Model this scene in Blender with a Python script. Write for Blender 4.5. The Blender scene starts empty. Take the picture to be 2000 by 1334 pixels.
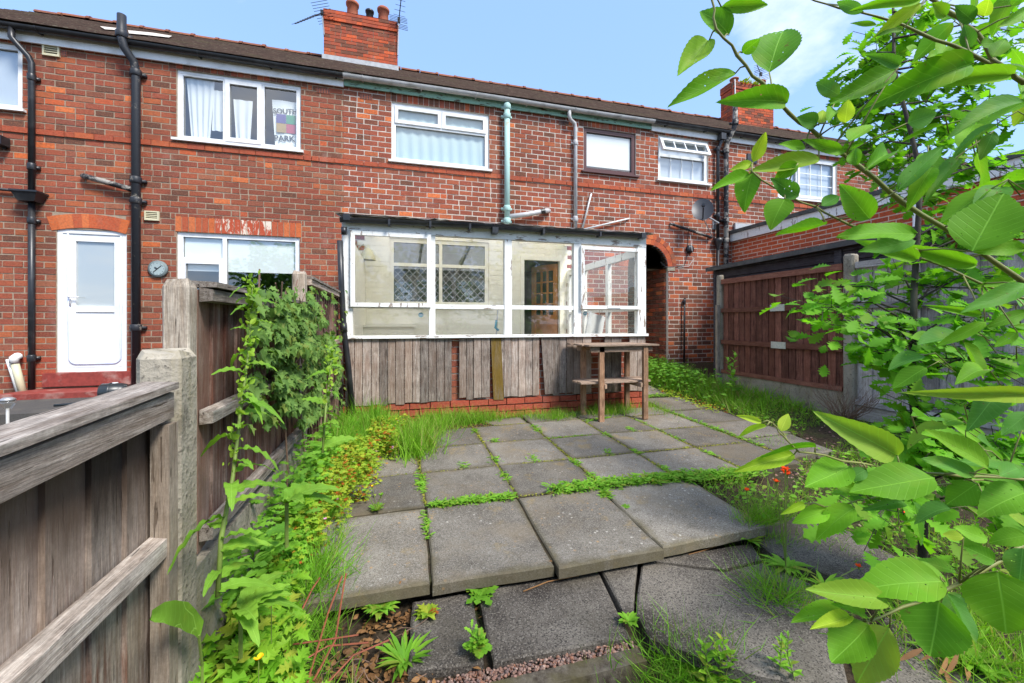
import bpy, math, random
import numpy as np
from mathutils import Vector, Matrix, noise

S = bpy.context.scene
COL = S.collection
rnd = random.Random(11)
npr = np.random.default_rng(5)
rad = math.radians

# ---------------------------------------------------------------- camera
E = 1.2                       # eye height above the near edge of the patio
YAW = math.atan(220 / 800)
cd = bpy.data.cameras.new('camera'); cam = bpy.data.objects.new('camera', cd); COL.objects.link(cam)
cam.location = (0, 0, E); cam.rotation_euler = (rad(90), 0, -YAW)
cd.sensor_width = 36; cd.lens = 14.4; cd.shift_y = -0.0185
cd.clip_start = 0.02; cd.clip_end = 2000
S.camera = cam
# ---------------------------------------------------------------- sky, sun, exposure
SUN_EL, SUN_AZ = 50, 148      # azimuth clockwise from +Y: behind the camera, to the right
w = bpy.data.worlds.new('World'); S.world = w; w.use_nodes = True
nt = w.node_tree; nt.nodes.clear()
wo = nt.nodes.new('ShaderNodeOutputWorld'); bg = nt.nodes.new('ShaderNodeBackground')
sky = nt.nodes.new('ShaderNodeTexSky'); sky.sky_type = 'NISHITA'; sky.sun_disc = False
sky.sun_elevation = rad(SUN_EL); sky.sun_rotation = rad(SUN_AZ); sky.air_density = 1.0; sky.dust_density = 0.6; sky.ozone_density = 1.6
tc = nt.nodes.new('ShaderNodeTexCoord'); sp = nt.nodes.new('ShaderNodeSeparateXYZ'); nt.links.new(tc.outputs['Generated'], sp.inputs[0])
ad = nt.nodes.new('ShaderNodeMath'); ad.operation = 'ADD'; ad.inputs[1].default_value = 0.18; nt.links.new(sp.outputs[2], ad.inputs[0])
mx = nt.nodes.new('ShaderNodeMath'); mx.operation = 'MAXIMUM'; mx.inputs[1].default_value = 0.12; nt.links.new(ad.outputs[0], mx.inputs[0])
cb = nt.nodes.new('ShaderNodeCombineXYZ')
for i in (0, 1):
    dv = nt.nodes.new('ShaderNodeMath'); dv.operation = 'DIVIDE'
    nt.links.new(sp.outputs[i], dv.inputs[0]); nt.links.new(mx.outputs[0], dv.inputs[1]); nt.links.new(dv.outputs[0], cb.inputs[i])
cb.inputs[2].default_value = 28.2
nz = nt.nodes.new('ShaderNodeTexNoise'); nz.inputs['Scale'].default_value = 0.95; nz.inputs['Detail'].default_value = 9; nz.inputs['Roughness'].default_value = .56
nt.links.new(cb.outputs[0], nz.inputs['Vector'])
rp = nt.nodes.new('ShaderNodeValToRGB'); rp.color_ramp.elements[0].position = .505; rp.color_ramp.elements[1].position = .68
nt.links.new(nz.outputs['Fac'], rp.inputs[0])
mxc = nt.nodes.new('ShaderNodeMix'); mxc.data_type = 'RGBA'; mxc.inputs[7].default_value = (3.0, 3.0, 3.05, 1)
veil = nt.nodes.new('ShaderNodeMix'); veil.data_type = 'RGBA'; veil.inputs[0].default_value = .8; veil.inputs[7].default_value = (.63, 1.05, 1.95, 1)   # thin high haze
nt.links.new(sky.outputs[0], veil.inputs[6])
nt.links.new(rp.outputs['Color'], mxc.inputs[0]); nt.links.new(veil.outputs[2], mxc.inputs[6])
nt.links.new(mxc.outputs[2], bg.inputs[0]); bg.inputs[1].default_value = 0.15
nt.links.new(bg.outputs[0], wo.inputs[0])
sl = bpy.data.lights.new('sun', 'SUN'); so = bpy.data.objects.new('sun', sl); COL.objects.link(so)
sl.energy = 1.5; sl.angle = rad(16); sl.color = (1, .96, .9)
sd = Vector((math.sin(rad(SUN_AZ)) * math.cos(rad(SUN_EL)), math.cos(rad(SUN_AZ)) * math.cos(rad(SUN_EL)), math.sin(rad(SUN_EL))))
so.rotation_euler = (-sd).to_track_quat('-Z', 'Y').to_euler(); so.location = (0, -5, 20)
vs = S.view_settings; vs.view_transform = 'Standard'; vs.look = 'None'; vs.gamma = 1; vs.use_curve_mapping = False
vs.exposure = 1.95
S.cycles.max_bounces = 7; S.cycles.transparent_max_bounces = 12; S.cycles.use_denoising = True
S.cycles.caustics_reflective = False; S.cycles.caustics_refractive = False

# ---------------------------------------------------------------- geometry helpers
CY, SY = math.cos(YAW), math.sin(YAW)
def ray(px, py):
    u = (px - 1000) / 800
    return SY + CY * u, CY - SY * u, (630 - py) / 800
def atY(px, py, Y): x, y, z = ray(px, py); t = Y / y; return Vector((x * t, Y, E + z * t))
def atX(px, py, X): x, y, z = ray(px, py); t = X / x; return Vector((X, y * t, E + z * t))
def atZ(px, py, Z): x, y, z = ray(px, py); t = (Z - E) / z; return Vector((x * t, y * t, Z))
def atD(px, py, d): x, y, z = ray(px, py); return Vector((x * d, y * d, E + z * d))
def proj(p):
    f = p[0] * SY + p[1] * CY; r = p[0] * CY - p[1] * SY
    return 1000 + 800 * r / f, 630 - 800 * (p[2] - E) / f, f

def wloc(o):
    v = Vector((0, 0, 0))
    while o is not None: v += o.location; o = o.parent
    return v
def tag(o, label=None, cat=None, group=None, kind=None):
    if label: o['label'] = label
    if cat: o['category'] = cat
    if group: o['group'] = group
    if kind: o['kind'] = kind
    return o
def thing(name, label, cat, loc=(0, 0, 0), group=None):
    o = bpy.data.objects.new(name, None); COL.objects.link(o); o.location = loc; o.empty_display_size = .1
    return tag(o, label, cat, group)
def link(name, me, parent=None, loc=(0, 0, 0)):
    o = bpy.data.objects.new(name, me); COL.objects.link(o)
    if parent is not None: o.parent = parent
    o.location = loc
    return o
def mset(me, mats):
    for m in (mats if isinstance(mats, (list, tuple)) else [mats]): me.materials.append(m)

class MB:
    def __init__(s): s.v = []; s.f = []; s.mi = []; s.cur = 0
    def add(s, vs, fs):
        b = len(s.v); s.v += [tuple(v) for v in vs]; s.f += [tuple(b + i for i in f) for f in fs]; s.mi += [s.cur] * len(fs)
        return s
    def box(s, x0, x1, y0, y1, z0, z1, M=None, skip=()):
        vs = [(x, y, z) for z in (z0, z1) for y in (y0, y1) for x in (x0, x1)]
        if M is not None: vs = [M @ Vector(v) for v in vs]
        fs = [(0, 2, 3, 1), (4, 5, 7, 6), (0, 1, 5, 4), (2, 6, 7, 3), (0, 4, 6, 2), (1, 3, 7, 5)]
        return s.add(vs, [f for i, f in enumerate(fs) if i not in skip])
    def quad(s, a, b, c, d): return s.add([a, b, c, d], [(0, 1, 2, 3)])
    def tube(s, pts, r, n=10, cap=True):
        pts = [Vector(p) for p in pts]; rs = r if isinstance(r, (list, tuple)) else [r] * len(pts)
        vs = []; fs = []; up = None
        for i, p in enumerate(pts):
            t = (pts[min(i + 1, len(pts) - 1)] - pts[max(i - 1, 0)]).normalized()
            if up is None: up = Vector((0, 0, 1)) if abs(t.z) < .9 else Vector((0, 1, 0))
            a = t.cross(up).normalized(); b = a.cross(t).normalized(); up = b
            for k in range(n):
                th = 2 * math.pi * k / n; vs.append(p + (a * math.cos(th) + b * math.sin(th)) * rs[i])
        for i in range(len(pts) - 1):
            for k in range(n):
                k2 = (k + 1) % n; fs.append((i * n + k, i * n + k2, (i + 1) * n + k2, (i + 1) * n + k))
        if cap: fs.append(tuple(range(n - 1, -1, -1))); fs.append(tuple((len(pts) - 1) * n + k for k in range(n)))
        return s.add(vs, fs)
    def poly(s, pts, vec):                       # extrude a flat polygon along vec
        n = len(pts); a = [Vector(p) for p in pts]; b = [p + Vector(vec) for p in a]
        fs = [tuple(range(n - 1, -1, -1)), tuple(range(n, 2 * n))] + [(i, (i + 1) % n, n + (i + 1) % n, n + i) for i in range(n)]
        return s.add(a + b, fs)
    def lathe(s, c, prof, n=16):                 # prof: (radius, height) up the z axis from c
        vs = []; fs = []
        for r, h in prof:
            for k in range(n):
                th = 2 * math.pi * k / n; vs.append((c[0] + r * math.cos(th), c[1] + r * math.sin(th), c[2] + h))
        for i in range(len(prof) - 1):
            for k in range(n):
                k2 = (k + 1) % n; fs.append((i * n + k, i * n + k2, (i + 1) * n + k2, (i + 1) * n + k))
        return s.add(vs, fs)
    def mesh(s, name, mats, off=(0, 0, 0), smooth=False):
        me = bpy.data.meshes.new(name)
        ox, oy, oz = off
        me.from_pydata([(x - ox, y - oy, z - oz) for x, y, z in s.v], [], s.f); mset(me, mats)
        if any(s.mi): me.polygons.foreach_set('material_index', s.mi)
        if smooth: me.polygons.foreach_set('use_smooth', [True] * len(me.polygons))
        me.update(); return me
    def build(s, name, mats, parent=None, smooth=False, loc=None):
        """world coordinates in; the object hangs under parent (or gets its own origin at loc)"""
        if parent is not None:
            off = wloc(parent)
            if loc is None: return link(name, s.mesh(name, mats, off, smooth), parent)
            return link(name, s.mesh(name, mats, loc, smooth), parent, Vector(loc) - off)
        loc = loc or (0, 0, 0)
        return link(name, s.mesh(name, mats, loc, smooth), None, loc)
def bx(name, m, parent, *a, **k): return MB().box(*a).build(name, m, parent, **k)

def tri_mesh(name, V, F, mats, off=(0, 0, 0), smooth=False, mi=None):
    """V (n,3) and F (m,3 or m,4) arrays to a mesh, fast"""
    me = bpy.data.meshes.new(name); k = F.shape[1]
    me.vertices.add(len(V)); me.vertices.foreach_set('co', (np.asarray(V, float) - np.asarray(off, float)).astype(np.float32).ravel())
    me.loops.add(F.size); me.loops.foreach_set('vertex_index', F.astype(np.int32).ravel())
    me.polygons.add(len(F)); me.polygons.foreach_set('loop_start', np.arange(0, F.size, k, dtype=np.int32))
    mset(me, mats)
    if mi is not None: me.polygons.foreach_set('material_index', np.asarray(mi, np.int32))
    me.polygons.foreach_set('use_smooth', [smooth] * len(F))
    me.update(calc_edges=True); me.validate(); return me
def unit(a): return a / np.maximum(np.linalg.norm(a, axis=-1, keepdims=True), 1e-9)
def leaf_t(prof, curl=0., fold=0., wavy=0.):
    """leaf template: midrib along +y from 0 to 1, edges at +-w; prof = [(t, w, sweep)]"""
    V = []; F = []
    for i, p in enumerate(prof):
        t, wd = p[0], p[1]; sw = p[2] if len(p) > 2 else 0
        z = -curl * t * t
        zw = wavy * (1 if i % 2 else -1)
        V += [(-wd, t + sw, z + fold * wd + zw), (0, t, z), (wd, t + sw, z + fold * wd - zw)]
    for i in range(len(prof) - 1):
        a = 3 * i; b = a + 3
        F += [(a, a + 1, b + 1), (a, b + 1, b), (a + 1, a + 2, b + 2), (a + 1, b + 2, b + 1)]
    return np.array(V, float), np.array(F, int)
def scatter(T, P, D, Nn, L, W=None):
    """copies of template T at P, midrib along D, face normal near Nn, length L, width factor W"""
    V, F = T; P = np.asarray(P, float); n = len(P); D = unit(np.asarray(D, float)); Nn = np.asarray(Nn, float)
    X = unit(np.cross(D, Nn)); Z = np.cross(X, D)
    L = np.broadcast_to(np.asarray(L, float), (n,))[:, None, None]; W = np.ones(n) if W is None else np.broadcast_to(np.asarray(W, float), (n,))
    out = P[:, None, :] + L * (V[None, :, 0:1] * W[:, None, None] * X[:, None, :] + V[None, :, 1:2] * D[:, None, :] + V[None, :, 2:3] * Z[:, None, :])
    Fo = F[None] + (np.arange(n) * len(V))[:, None, None]
    return out.reshape(-1, 3), Fo.reshape(-1, 3)
def merge(parts):
    Vs = []; Fs = []; b = 0
    for V, F in parts: Vs.append(V); Fs.append(F + b); b += len(V)
    return np.concatenate(Vs), np.concatenate(Fs)
def rdir(n, up=0.0, spread=1.0):
    a = npr.uniform(0, 2 * np.pi, n); d = np.stack([np.cos(a) * spread, np.sin(a) * spread, np.full(n, up)], 1)
    return unit(d)

# ---------------------------------------------------------------- materials
class G:
    def __init__(s, name):
        s.m = bpy.data.materials.new(name); s.m.use_nodes = True; s.nt = s.m.node_tree; s.nt.nodes.clear()
        s.out = s.nt.nodes.new('ShaderNodeOutputMaterial')
        s.geo = None; s.oi = None
    def n(s, t, props=None, **ins):
        nd = s.nt.nodes.new('ShaderNode' + t)
        for k, v in (props or {}).items(): setattr(nd, k, v)
        for k, v in ins.items():
            k2 = int(k[1:]) if k[0] == 'i' and k[1:].isdigit() else k.replace('_', ' ')
            s.set(nd.inputs[k2], v)
        return nd
    def set(s, sock, v):
        if isinstance(v, bpy.types.NodeSocket): s.nt.links.new(v, sock)
        elif isinstance(v, (tuple, list)) and len(v) == 3 and sock.type == 'RGBA': sock.default_value = (*v, 1)
        else: sock.default_value = v
    def pos(s):
        if s.geo is None: s.geo = s.n('NewGeometry')
        return s.geo.outputs['Position']
    def island(s): s.pos(); return s.geo.outputs['Random Per Island']
    def orand(s):
        if s.oi is None: s.oi = s.n('ObjectInfo')
        return s.oi.outputs['Random']
    def gen(s): return s.n('TexCoord').outputs['Generated']
    def math(s, op, a, b=None, c=None):
        nd = s.n('Math', {'operation': op}); s.set(nd.inputs[0], a)
        if b is not None: s.set(nd.inputs[1], b)
        if c is not None: s.set(nd.inputs[2], c)
        return nd.outputs[0]
    def rand(s): return s.math('FRACT', s.math('ADD', s.island(), s.orand()))
    def scaled(s, vec, sc, offs=None):
        nd = s.n('VectorMath', {'operation': 'MULTIPLY'}); s.set(nd.inputs[0], vec); nd.inputs[1].default_value = sc
        o = nd.outputs[0]
        if offs is not None:
            a = s.n('VectorMath', {'operation': 'ADD'}); s.set(a.inputs[0], o)
            c = s.n('CombineXYZ', X=offs, Y=offs, Z=offs); s.set(a.inputs[1], c.outputs[0]); o = a.outputs[0]
        return o
    def noise(s, scale, vec=None, detail=4, rough=.55):
        return s.n('TexNoise', Vector=vec if vec is not None else s.pos(), Scale=scale, Detail=detail, Roughness=rough).outputs['Fac']
    def ramp(s, fac, stops, interp='LINEAR'):
        nd = s.n('ValToRGB'); s.set(nd.inputs[0], fac); e = nd.color_ramp.elements; nd.color_ramp.interpolation = interp
        while len(e) < len(stops): e.new(.5)
        for el, (p, c) in zip(e, stops):
            el.position = p; c = (c, c, c) if isinstance(c, (int, float)) else c; el.color = (*c, 1)
        return nd.outputs['Color']
    def mix(s, fac, a, b, blend='MIX'):
        nd = s.n('Mix', {'data_type': 'RGBA', 'blend_type': blend}); s.set(nd.inputs[0], fac); s.set(nd.inputs[6], a); s.set(nd.inputs[7], b)
        return nd.outputs[2]
    def bump(s, h, strength=.3, dist=.01): return s.n('Bump', Height=h, Strength=strength, Distance=dist).outputs[0]
    def bsdf(s, color, rough=.8, normal=None, spec=.3, metal=0., **k):
        b = s.n('BsdfPrincipled', Base_Color=color, Roughness=rough, Metallic=metal, **{'Specular_IOR_Level': spec}, **k)
        if normal is not None: s.set(b.inputs['Normal'], normal)
        return b.outputs[0]
    def done(s, shader): s.nt.links.new(shader, s.out.inputs[0]); return s.m
def plain(name, c, rough=.6, vary=.12, scale=14, spec=.3, dirt=None, metal=0., bump=0.):
    g = G(name); n = g.noise(scale)
    col = g.mix(1, c, g.ramp(n, [(.25, 1 - vary), (.75, 1 + vary * .3)]), 'MULTIPLY')
    if dirt: col = g.mix(g.ramp(g.noise(5.3, detail=7), [(.5, 0), (.72, dirt[3])]), col, dirt[:3])
    return g.done(g.bsdf(col, rough, g.bump(g.noise(scale * 6), bump, .004) if bump else None, spec, metal))
def brick_mat(name, pal, soot=.4, spec=.2, gain=1.12, wash=.22):
    g = G(name); r = g.rand(); pal = [tuple(min(1, x * gain + .006) for x in c) for c in pal]
    col = g.ramp(r, [(i / len(pal), c) for i, c in enumerate(pal)], 'CONSTANT')
    col = g.mix(g.ramp(g.noise(34, detail=7, rough=.65), [(.4, 0), (.75, .6)]), col, (.1, .04, .03))
    col = g.mix(g.ramp(g.noise(60, detail=6, rough=.65), [(.46, 0), (.72, .6)]), col, (.47, .2, .1))
    col = g.mix(g.ramp(g.noise(1.0, detail=6), [(.45, 0), (.78, soot)]), col, (.06, .03, .025))
    col = g.mix(g.ramp(g.noise(1.0, g.scaled(g.pos(), (5, 5, .6)), 6, .6), [(.56, 0), (.8, soot * .9)]), col, (.055, .03, .025))
    col = g.mix(g.ramp(g.noise(2.2, g.scaled(g.pos(), (1, 1, .5)), 7, .65), [(.6, 0), (.78, .4)]), col, (.52, .4, .34))
    col = g.mix(wash, col, (.25, .082, .033))
    return g.done(g.bsdf(col, .9, g.bump(g.noise(75, detail=6, rough=.65), .8, .008), spec))
def wood_mat(name, c0, c1, axis='z', paint=None, amt=(.45, .6), dark=None, rough=.85, moss=None):
    g = G(name); k_ = {'z': (1, 1, .045), 'y': (1, .045, 1), 'x': (.045, 1, 1)}[axis]; off = g.math('MULTIPLY', g.orand(), 37.)
    v = g.scaled(g.pos(), tuple(62 * (q if q == 1 else .07) for q in k_), off); vf = g.scaled(g.pos(), tuple(300 * (q if q == 1 else .05) for q in k_), off)
    n = g.noise(1.0, v, 8, .68); nf = g.noise(1.0, vf, 6, .7); blot = g.noise(8.5, detail=8, rough=.65)
    col = g.mix(g.ramp(n, [(.36, 0), (.64, 1)]), c0, c1)
    col = g.mix(1, col, g.ramp(nf, [(.3, .5), (.7, 1.3)]), 'MULTIPLY'); col = g.mix(1, col, g.ramp(blot, [(.3, .62), (.7, 1.2)]), 'MULTIPLY')
    crack = g.ramp(g.noise(1.3, v, 3, .5), [(.66, 0), (.685, 1)]); col = g.mix(g.math('MULTIPLY', crack, .8), col, tuple(x * .16 for x in c0))
    kv = g.n('TexVoronoi', Vector=g.scaled(g.pos(), tuple(9 * (q if q == 1 else .24) for q in k_), off), Scale=1.).outputs
    kn = g.math('MULTIPLY', g.ramp(kv['Distance'], [(.07, 1), (.13, 0)]), g.ramp(g.n('SeparateColor', Color=kv['Color']).outputs[0], [(.5, 0), (.55, 1)])); col = g.mix(g.math('MULTIPLY', kn, .75), col, tuple(x * .3 for x in c0))
    if paint:
        pn = g.math('ADD', g.math('MULTIPLY', g.noise(.6, v, 8, .75), .6), g.math('MULTIPLY', g.noise(2.3, detail=6), .4))
        col = g.mix(g.ramp(pn, [(amt[0], 0), (amt[1], .9)]), col, g.mix(1, paint, g.ramp(nf, [(.3, .6), (.7, 1.2)]), 'MULTIPLY'))
    if dark:                                    # rain stain hanging from a height, with a ragged lower edge
        zz = g.n('SeparateXYZ', Vector=g.pos()).outputs[2]
        e = g.math('ADD', zz, g.math('MULTIPLY', g.math('SUBTRACT', g.noise(.5, v, 7, .7), .5), .34))
        col = g.mix(g.ramp(g.math('MULTIPLY', g.math('SUBTRACT', e, dark[0]), 1 / dark[1]), [(0, 0), (1, .9)]), col, dark[2])
    if moss: col = g.mix(g.ramp(g.noise(3.1, detail=6), [(.5, 0), (.7, .8)]), col, moss)
    col = g.mix(1, col, g.ramp(g.noise(95, detail=4, rough=.7), [(.3, .78), (.7, 1.14)]), 'MULTIPLY')
    r2 = g.math('FRACT', g.math('MULTIPLY', g.orand(), 5.77)); col = g.mix(g.ramp(r2, [(.3, 0), (1, .35)]), col, tuple(x * y for x, y in zip(c1, (.8, .62, .5))))
    col = g.mix(1, col, g.ramp(g.orand(), [(0, .58), (1, 1.25)]), 'MULTIPLY')
    h = g.math('SUBTRACT', g.math('ADD', n, g.math('MULTIPLY', nf, .6)), g.math('MULTIPLY', crack, 1.2))
    return g.done(g.bsdf(col, rough, g.bump(h, .7, .004), .12))
def leaf_mat(name, a, b, trans=.35, rough=.5, young=None, veins=False, specks=False, spec=.2):
    rough = max(rough, .6); a = tuple(x * 1.35 for x in a); b = tuple(x * 1.25 for x in b); g = G(name); r = g.rand(); col = g.mix(r, a, b)
    col = g.mix(1, col, g.ramp(g.noise(9, detail=3), [(.3, .78), (.75, 1.16)]), 'MULTIPLY')
    nrm = None; hole = None
    if young: col = g.mix(g.ramp(g.math('FRACT', g.math('MULTIPLY', r, 7.31)), [(.8, 0), (.9, .85)]), col, young)
    if veins:
        sx = g.n('SeparateXYZ', Vector=g.gen()); ax = g.math('ABSOLUTE', g.math('SUBTRACT', sx.outputs[0], .5))
        mid = g.ramp(ax, [(.005, .6), (.018, 0)])
        ph = g.math('FRACT', g.math('SUBTRACT', g.math('MULTIPLY', sx.outputs[1], 9.), g.math('MULTIPLY', ax, 5.)))
        side = g.ramp(g.math('ABSOLUTE', g.math('SUBTRACT', ph, .5)), [(.0, 1), (.09, 0)])
        vein = g.math('MAXIMUM', mid, g.math('MULTIPLY', side, .2))
        col = g.mix(vein, col, tuple(min(1, x * 1.35 + .05) for x in b))
        nrm = g.bump(g.math('SUBTRACT', g.math('MULTIPLY', g.noise(60), .25), vein), .35, .004)
        if specks:
            vo = g.n('TexVoronoi', Vector=g.pos(), Scale=125.).outputs['Distance']
            msk = g.math('MULTIPLY', g.ramp(vo, [(.1, 1), (.17, 0)]), g.ramp(g.math('ADD', g.noise(18), g.math('MULTIPLY', g.orand(), .12)), [(.64, 0), (.68, 1)]))
            hole = msk
    if veins:
        col = g.mix(g.ramp(g.noise(48, detail=5, rough=.7), [(.66, 0), (.7, .75)]), col, (.16, .1, .03)); col = g.mix(g.ramp(g.noise(14, detail=2), [(.56, 0), (.75, .45)]), col, (.3, .4, .04))
    sh = g.bsdf(col, rough, nrm, spec)
    t = g.n('BsdfTranslucent', Color=g.mix(1, col, (1.25, 1.35, .5), 'MULTIPLY'))
    ms = g.n('MixShader', i0=trans, i1=sh, i2=t.outputs[0]).outputs[0]
    if hole is not None: ms = g.n('MixShader', i0=hole, i1=ms, i2=g.n('BsdfTransparent').outputs[0]).outputs[0]
    return g.done(ms)
def glass_mat(name, tint=(.93, .97, .95), refl=1.5, dirt=0., base=.03):
    g = G(name)
    ng = g.n('NewGeometry'); dt = g.n('VectorMath', {'operation': 'DOT_PRODUCT'}); g.set(dt.inputs[0], ng.outputs['Incoming']); g.set(dt.inputs[1], ng.outputs['Normal'])
    sch = g.math('POWER', g.math('SUBTRACT', 1., g.math('MINIMUM', g.math('ABSOLUTE', dt.outputs['Value']), 1.)), 5.)     # Schlick, the same from both sides
    f = g.math('ADD', g.math('MULTIPLY', g.math('ADD', .04, g.math('MULTIPLY', sch, .96)), refl), base)
    sh = g.n('MixShader', i0=f, i1=g.n('BsdfTransparent', Color=tint).outputs[0], i2=g.n('BsdfGlossy', Roughness=.015, Color=(.95, .97, 1)).outputs[0]).outputs[0]
    if dirt:
        d = g.ramp(g.noise(6, detail=8, rough=.7), [(.42, .02), (.8, dirt)])
        sh = g.n('MixShader', i0=d, i1=sh, i2=g.n('BsdfDiffuse', Color=(.62, .62, .55)).outputs[0]).outputs[0]
    return g.done(sh)
M = {}
M['brick'] = brick_mat('brick_red', [(.30, .062, .036), (.23, .05, .034), (.36, .085, .045), (.27, .054, .038), (.19, .05, .04), (.33, .07, .036), (.25, .075, .05), (.43, .105, .04), (.29, .06, .04), (.31, .11, .065), (.21, .042, .032)], .55)
M['brick_o'] = brick_mat('brick_orange', [(.55, .12, .03), (.48, .09, .028), (.6, .15, .045), (.43, .08, .03)], .25, wash=0.)
M['brick_d'] = brick_mat('brick_dark', [(.09, .04, .032), (.13, .045, .035), (.06, .034, .03), (.16, .055, .04)], .5)
M['brick_n'] = brick_mat('brick_new', [(.46, .072, .02), (.41, .062, .02), (.52, .088, .026), (.38, .055, .02)], .12, gain=1.35, wash=0.)
M['brick_p'] = brick_mat('brick_red_paint', [(.36, .05, .03), (.33, .045, .028), (.4, .06, .035)], .15)
M['brick_s'] = brick_mat('brick_string', [(.42, .07, .032), (.38, .062, .03), (.5, .1, .035), (.35, .06, .034)], .3)
M['cream_brick'] = plain('cream_painted_brick', (.88, .84, .7), .6, .06, 9, dirt=(.6, .54, .4, .15), bump=.3)
M['mortar_l'] = plain('mortar_tan', (.37, .29, .21), .95, .35, 25, bump=.4)
M['mortar_m'] = plain('mortar_pale', (.62, .55, .47), .95, .3, 25, bump=.4)
M['mortar_c'] = plain('mortar_cream', (.7, .55, .42), .95, .2, 25, bump=.3)
M['cream'] = plain('cream_paint', (.88, .84, .7), .55, .06, 6, dirt=(.6, .54, .4, .12))
M['upvc'] = plain('white_plastic', (.82, .83, .83), .4, .12, 7, .45, dirt=(.45, .43, .37, .4))
M['fascia'] = plain('white_fascia', (.9, .9, .89), .4, .1, 4, .45, dirt=(.42, .4, .34, .4))
for pk, ps in (('peel', (16, 16, 3.2)), ('peel_x', (3.2, 16, 16))):
    g = G('peeling_white_paint'); pn_ = g.noise(1.3, g.scaled(g.pos(), ps), 8, .68)
    M[pk] = g.done(g.bsdf(g.mix(g.ramp(pn_, [(.595, 0), (.61, 1)]), g.mix(g.ramp(g.noise(30), [(.3, 0), (.7, .35)]), (.84, .84, .81), (.58, .57, .52)), g.mix(g.noise(45), (.17, .11, .075), (.42, .35, .29))), .6, g.bump(g.ramp(pn_, [(.59, 1), (.605, 0)]), .6, .003), .3))
g = G('peeling_teal_paint')
pn_ = g.noise(1.6, g.scaled(g.pos(), (3, 3, 13)), 8, .7)
M['teal_peel'] = g.done(g.bsdf(g.mix(g.ramp(pn_, [(.55, 0), (.59, 1)]), g.mix(g.noise(20), (.17, .36, .28), (.32, .47, .37)), (.075, .055, .04)), .7, g.bump(pn_, .6, .006), .2))
g = G('teal_iron'); pn_ = g.noise(7, detail=8, rough=.65)
M['teal'] = g.done(g.bsdf(g.mix(g.ramp(pn_, [(.57, 0), (.66, .85)]), g.mix(g.noise(9), (.33, .52, .47), (.42, .6, .56)), (.36, .3, .2)), .6, g.bump(g.noise(50), .3, .003), .3))
M['brownpl'] = plain('brown_plastic', (.085, .028, .024), .35, .15, 8, .5)
M['black'] = plain('black_plastic', (.018, .019, .022), .38, .3, 9, .5, dirt=(.09, .09, .085, .35))
g = G('black_iron'); pn_ = g.noise(9, detail=8, rough=.7)
M['iron'] = g.done(g.bsdf(g.mix(g.ramp(pn_, [(.6, 0), (.68, .8)]), (.02, .022, .027), (.3, .27, .22)), .5, g.bump(g.noise(40), .3, .003), .4))
g = G('flaking_iron'); pn_ = g.noise(5.5, detail=9, rough=.75)
M['iron2'] = g.done(g.bsdf(g.mix(g.ramp(pn_, [(.48, 0), (.54, .9)]), (.022, .022, .025), (.34, .31, .27)), .65, g.bump(g.noise(40), .3, .003), .3))
M['greypl'] = plain('grey_plastic', (.5, .5, .5), .5, .15, 7, .4, dirt=(.2, .19, .16, .6))
M['whitepl'] = plain('white_pipe', (.75, .75, .72), .45, .12, 7, .4, dirt=(.4, .37, .3, .4))
M['creampl'] = plain('cream_plastic', (.62, .57, .38), .5, .12, 9, .4)
M['tile'] = None
g = G('roof_tile'); r_ = g.noise(1.3, g.scaled(g.pos(), (5.5, 9.5, 9.5)), 3); n_ = g.noise(26, detail=6)
c_ = g.mix(g.ramp(r_, [(.3, 0), (.7, 1)]), (.05, .034, .028), (.105, .066, .05))
c_ = g.mix(g.ramp(n_, [(.55, 0), (.7, .6)]), c_, (.2, .17, .12)); c_ = g.mix(g.ramp(g.noise(2.1, detail=7), [(.55, 0), (.72, .55)]), c_, (.1, .095, .045))
M['tile'] = g.done(g.bsdf(c_, .9, g.bump(n_, .6, .01), .15))
M['ridge'] = brick_mat('ridge_tile', [(.19, .07, .045), (.15, .06, .045), (.23, .085, .05)], .5)
M['lead'] = plain('lead', (.42, .43, .44), .6, .3, 12, .4, bump=.3)
M['terracotta'] = plain('terracotta', (.42, .13, .07), .8, .25, 14, dirt=(.14, .08, .06, .5))
g = G('paving'); sp_ = g.n('TexVoronoi', Vector=g.pos(), Scale=230.).outputs['Color']; spk = g.n('SeparateColor', Color=sp_).outputs[0]; off = g.math('MULTIPLY', g.orand(), 19.); vo_ = g.scaled(g.pos(), (1, 1, 1), off)
c_ = g.mix(g.ramp(g.noise(2.4, vo_, 7, .62), [(.32, 0), (.68, 1)]), (.112, .097, .078), (.21, .188, .155))
c_ = g.mix(g.ramp(g.noise(9, vo_, 7, .65), [(.5, 0), (.68, .55)]), c_, (.075, .066, .05))
c_ = g.mix(g.ramp(spk, [(.7, 0), (.95, .5)]), c_, (.33, .31, .27)); c_ = g.mix(g.ramp(spk, [(.06, .55), (.25, 0)]), c_, (.035, .032, .03))
c_ = g.mix(g.ramp(g.noise(4.5, vo_, 8, .7), [(.57, 0), (.66, .6)]), c_, (.27, .2, .1))
li = g.n('TexVoronoi', Vector=g.pos(), Scale=24.).outputs['Distance']
c_ = g.mix(g.math('MULTIPLY', g.ramp(g.math('ADD', li, g.math('MULTIPLY', g.noise(70), .2)), [(.2, .8), (.33, 0)]), g.ramp(g.noise(3.1), [(.5, 0), (.6, 1)])), c_, (.36, .22, .1))
li = g.n('TexVoronoi', Vector=g.scaled(g.pos(), (1, 1, 1), 3.3), Scale=19.).outputs['Distance']
c_ = g.mix(g.math('MULTIPLY', g.ramp(g.math('ADD', li, g.math('MULTIPLY', g.noise(80), .2)), [(.18, .8), (.28, 0)]), g.ramp(g.noise(2.3, detail=2), [(.52, 0), (.62, 1)])), c_, (.46, .43, .37))
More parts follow.
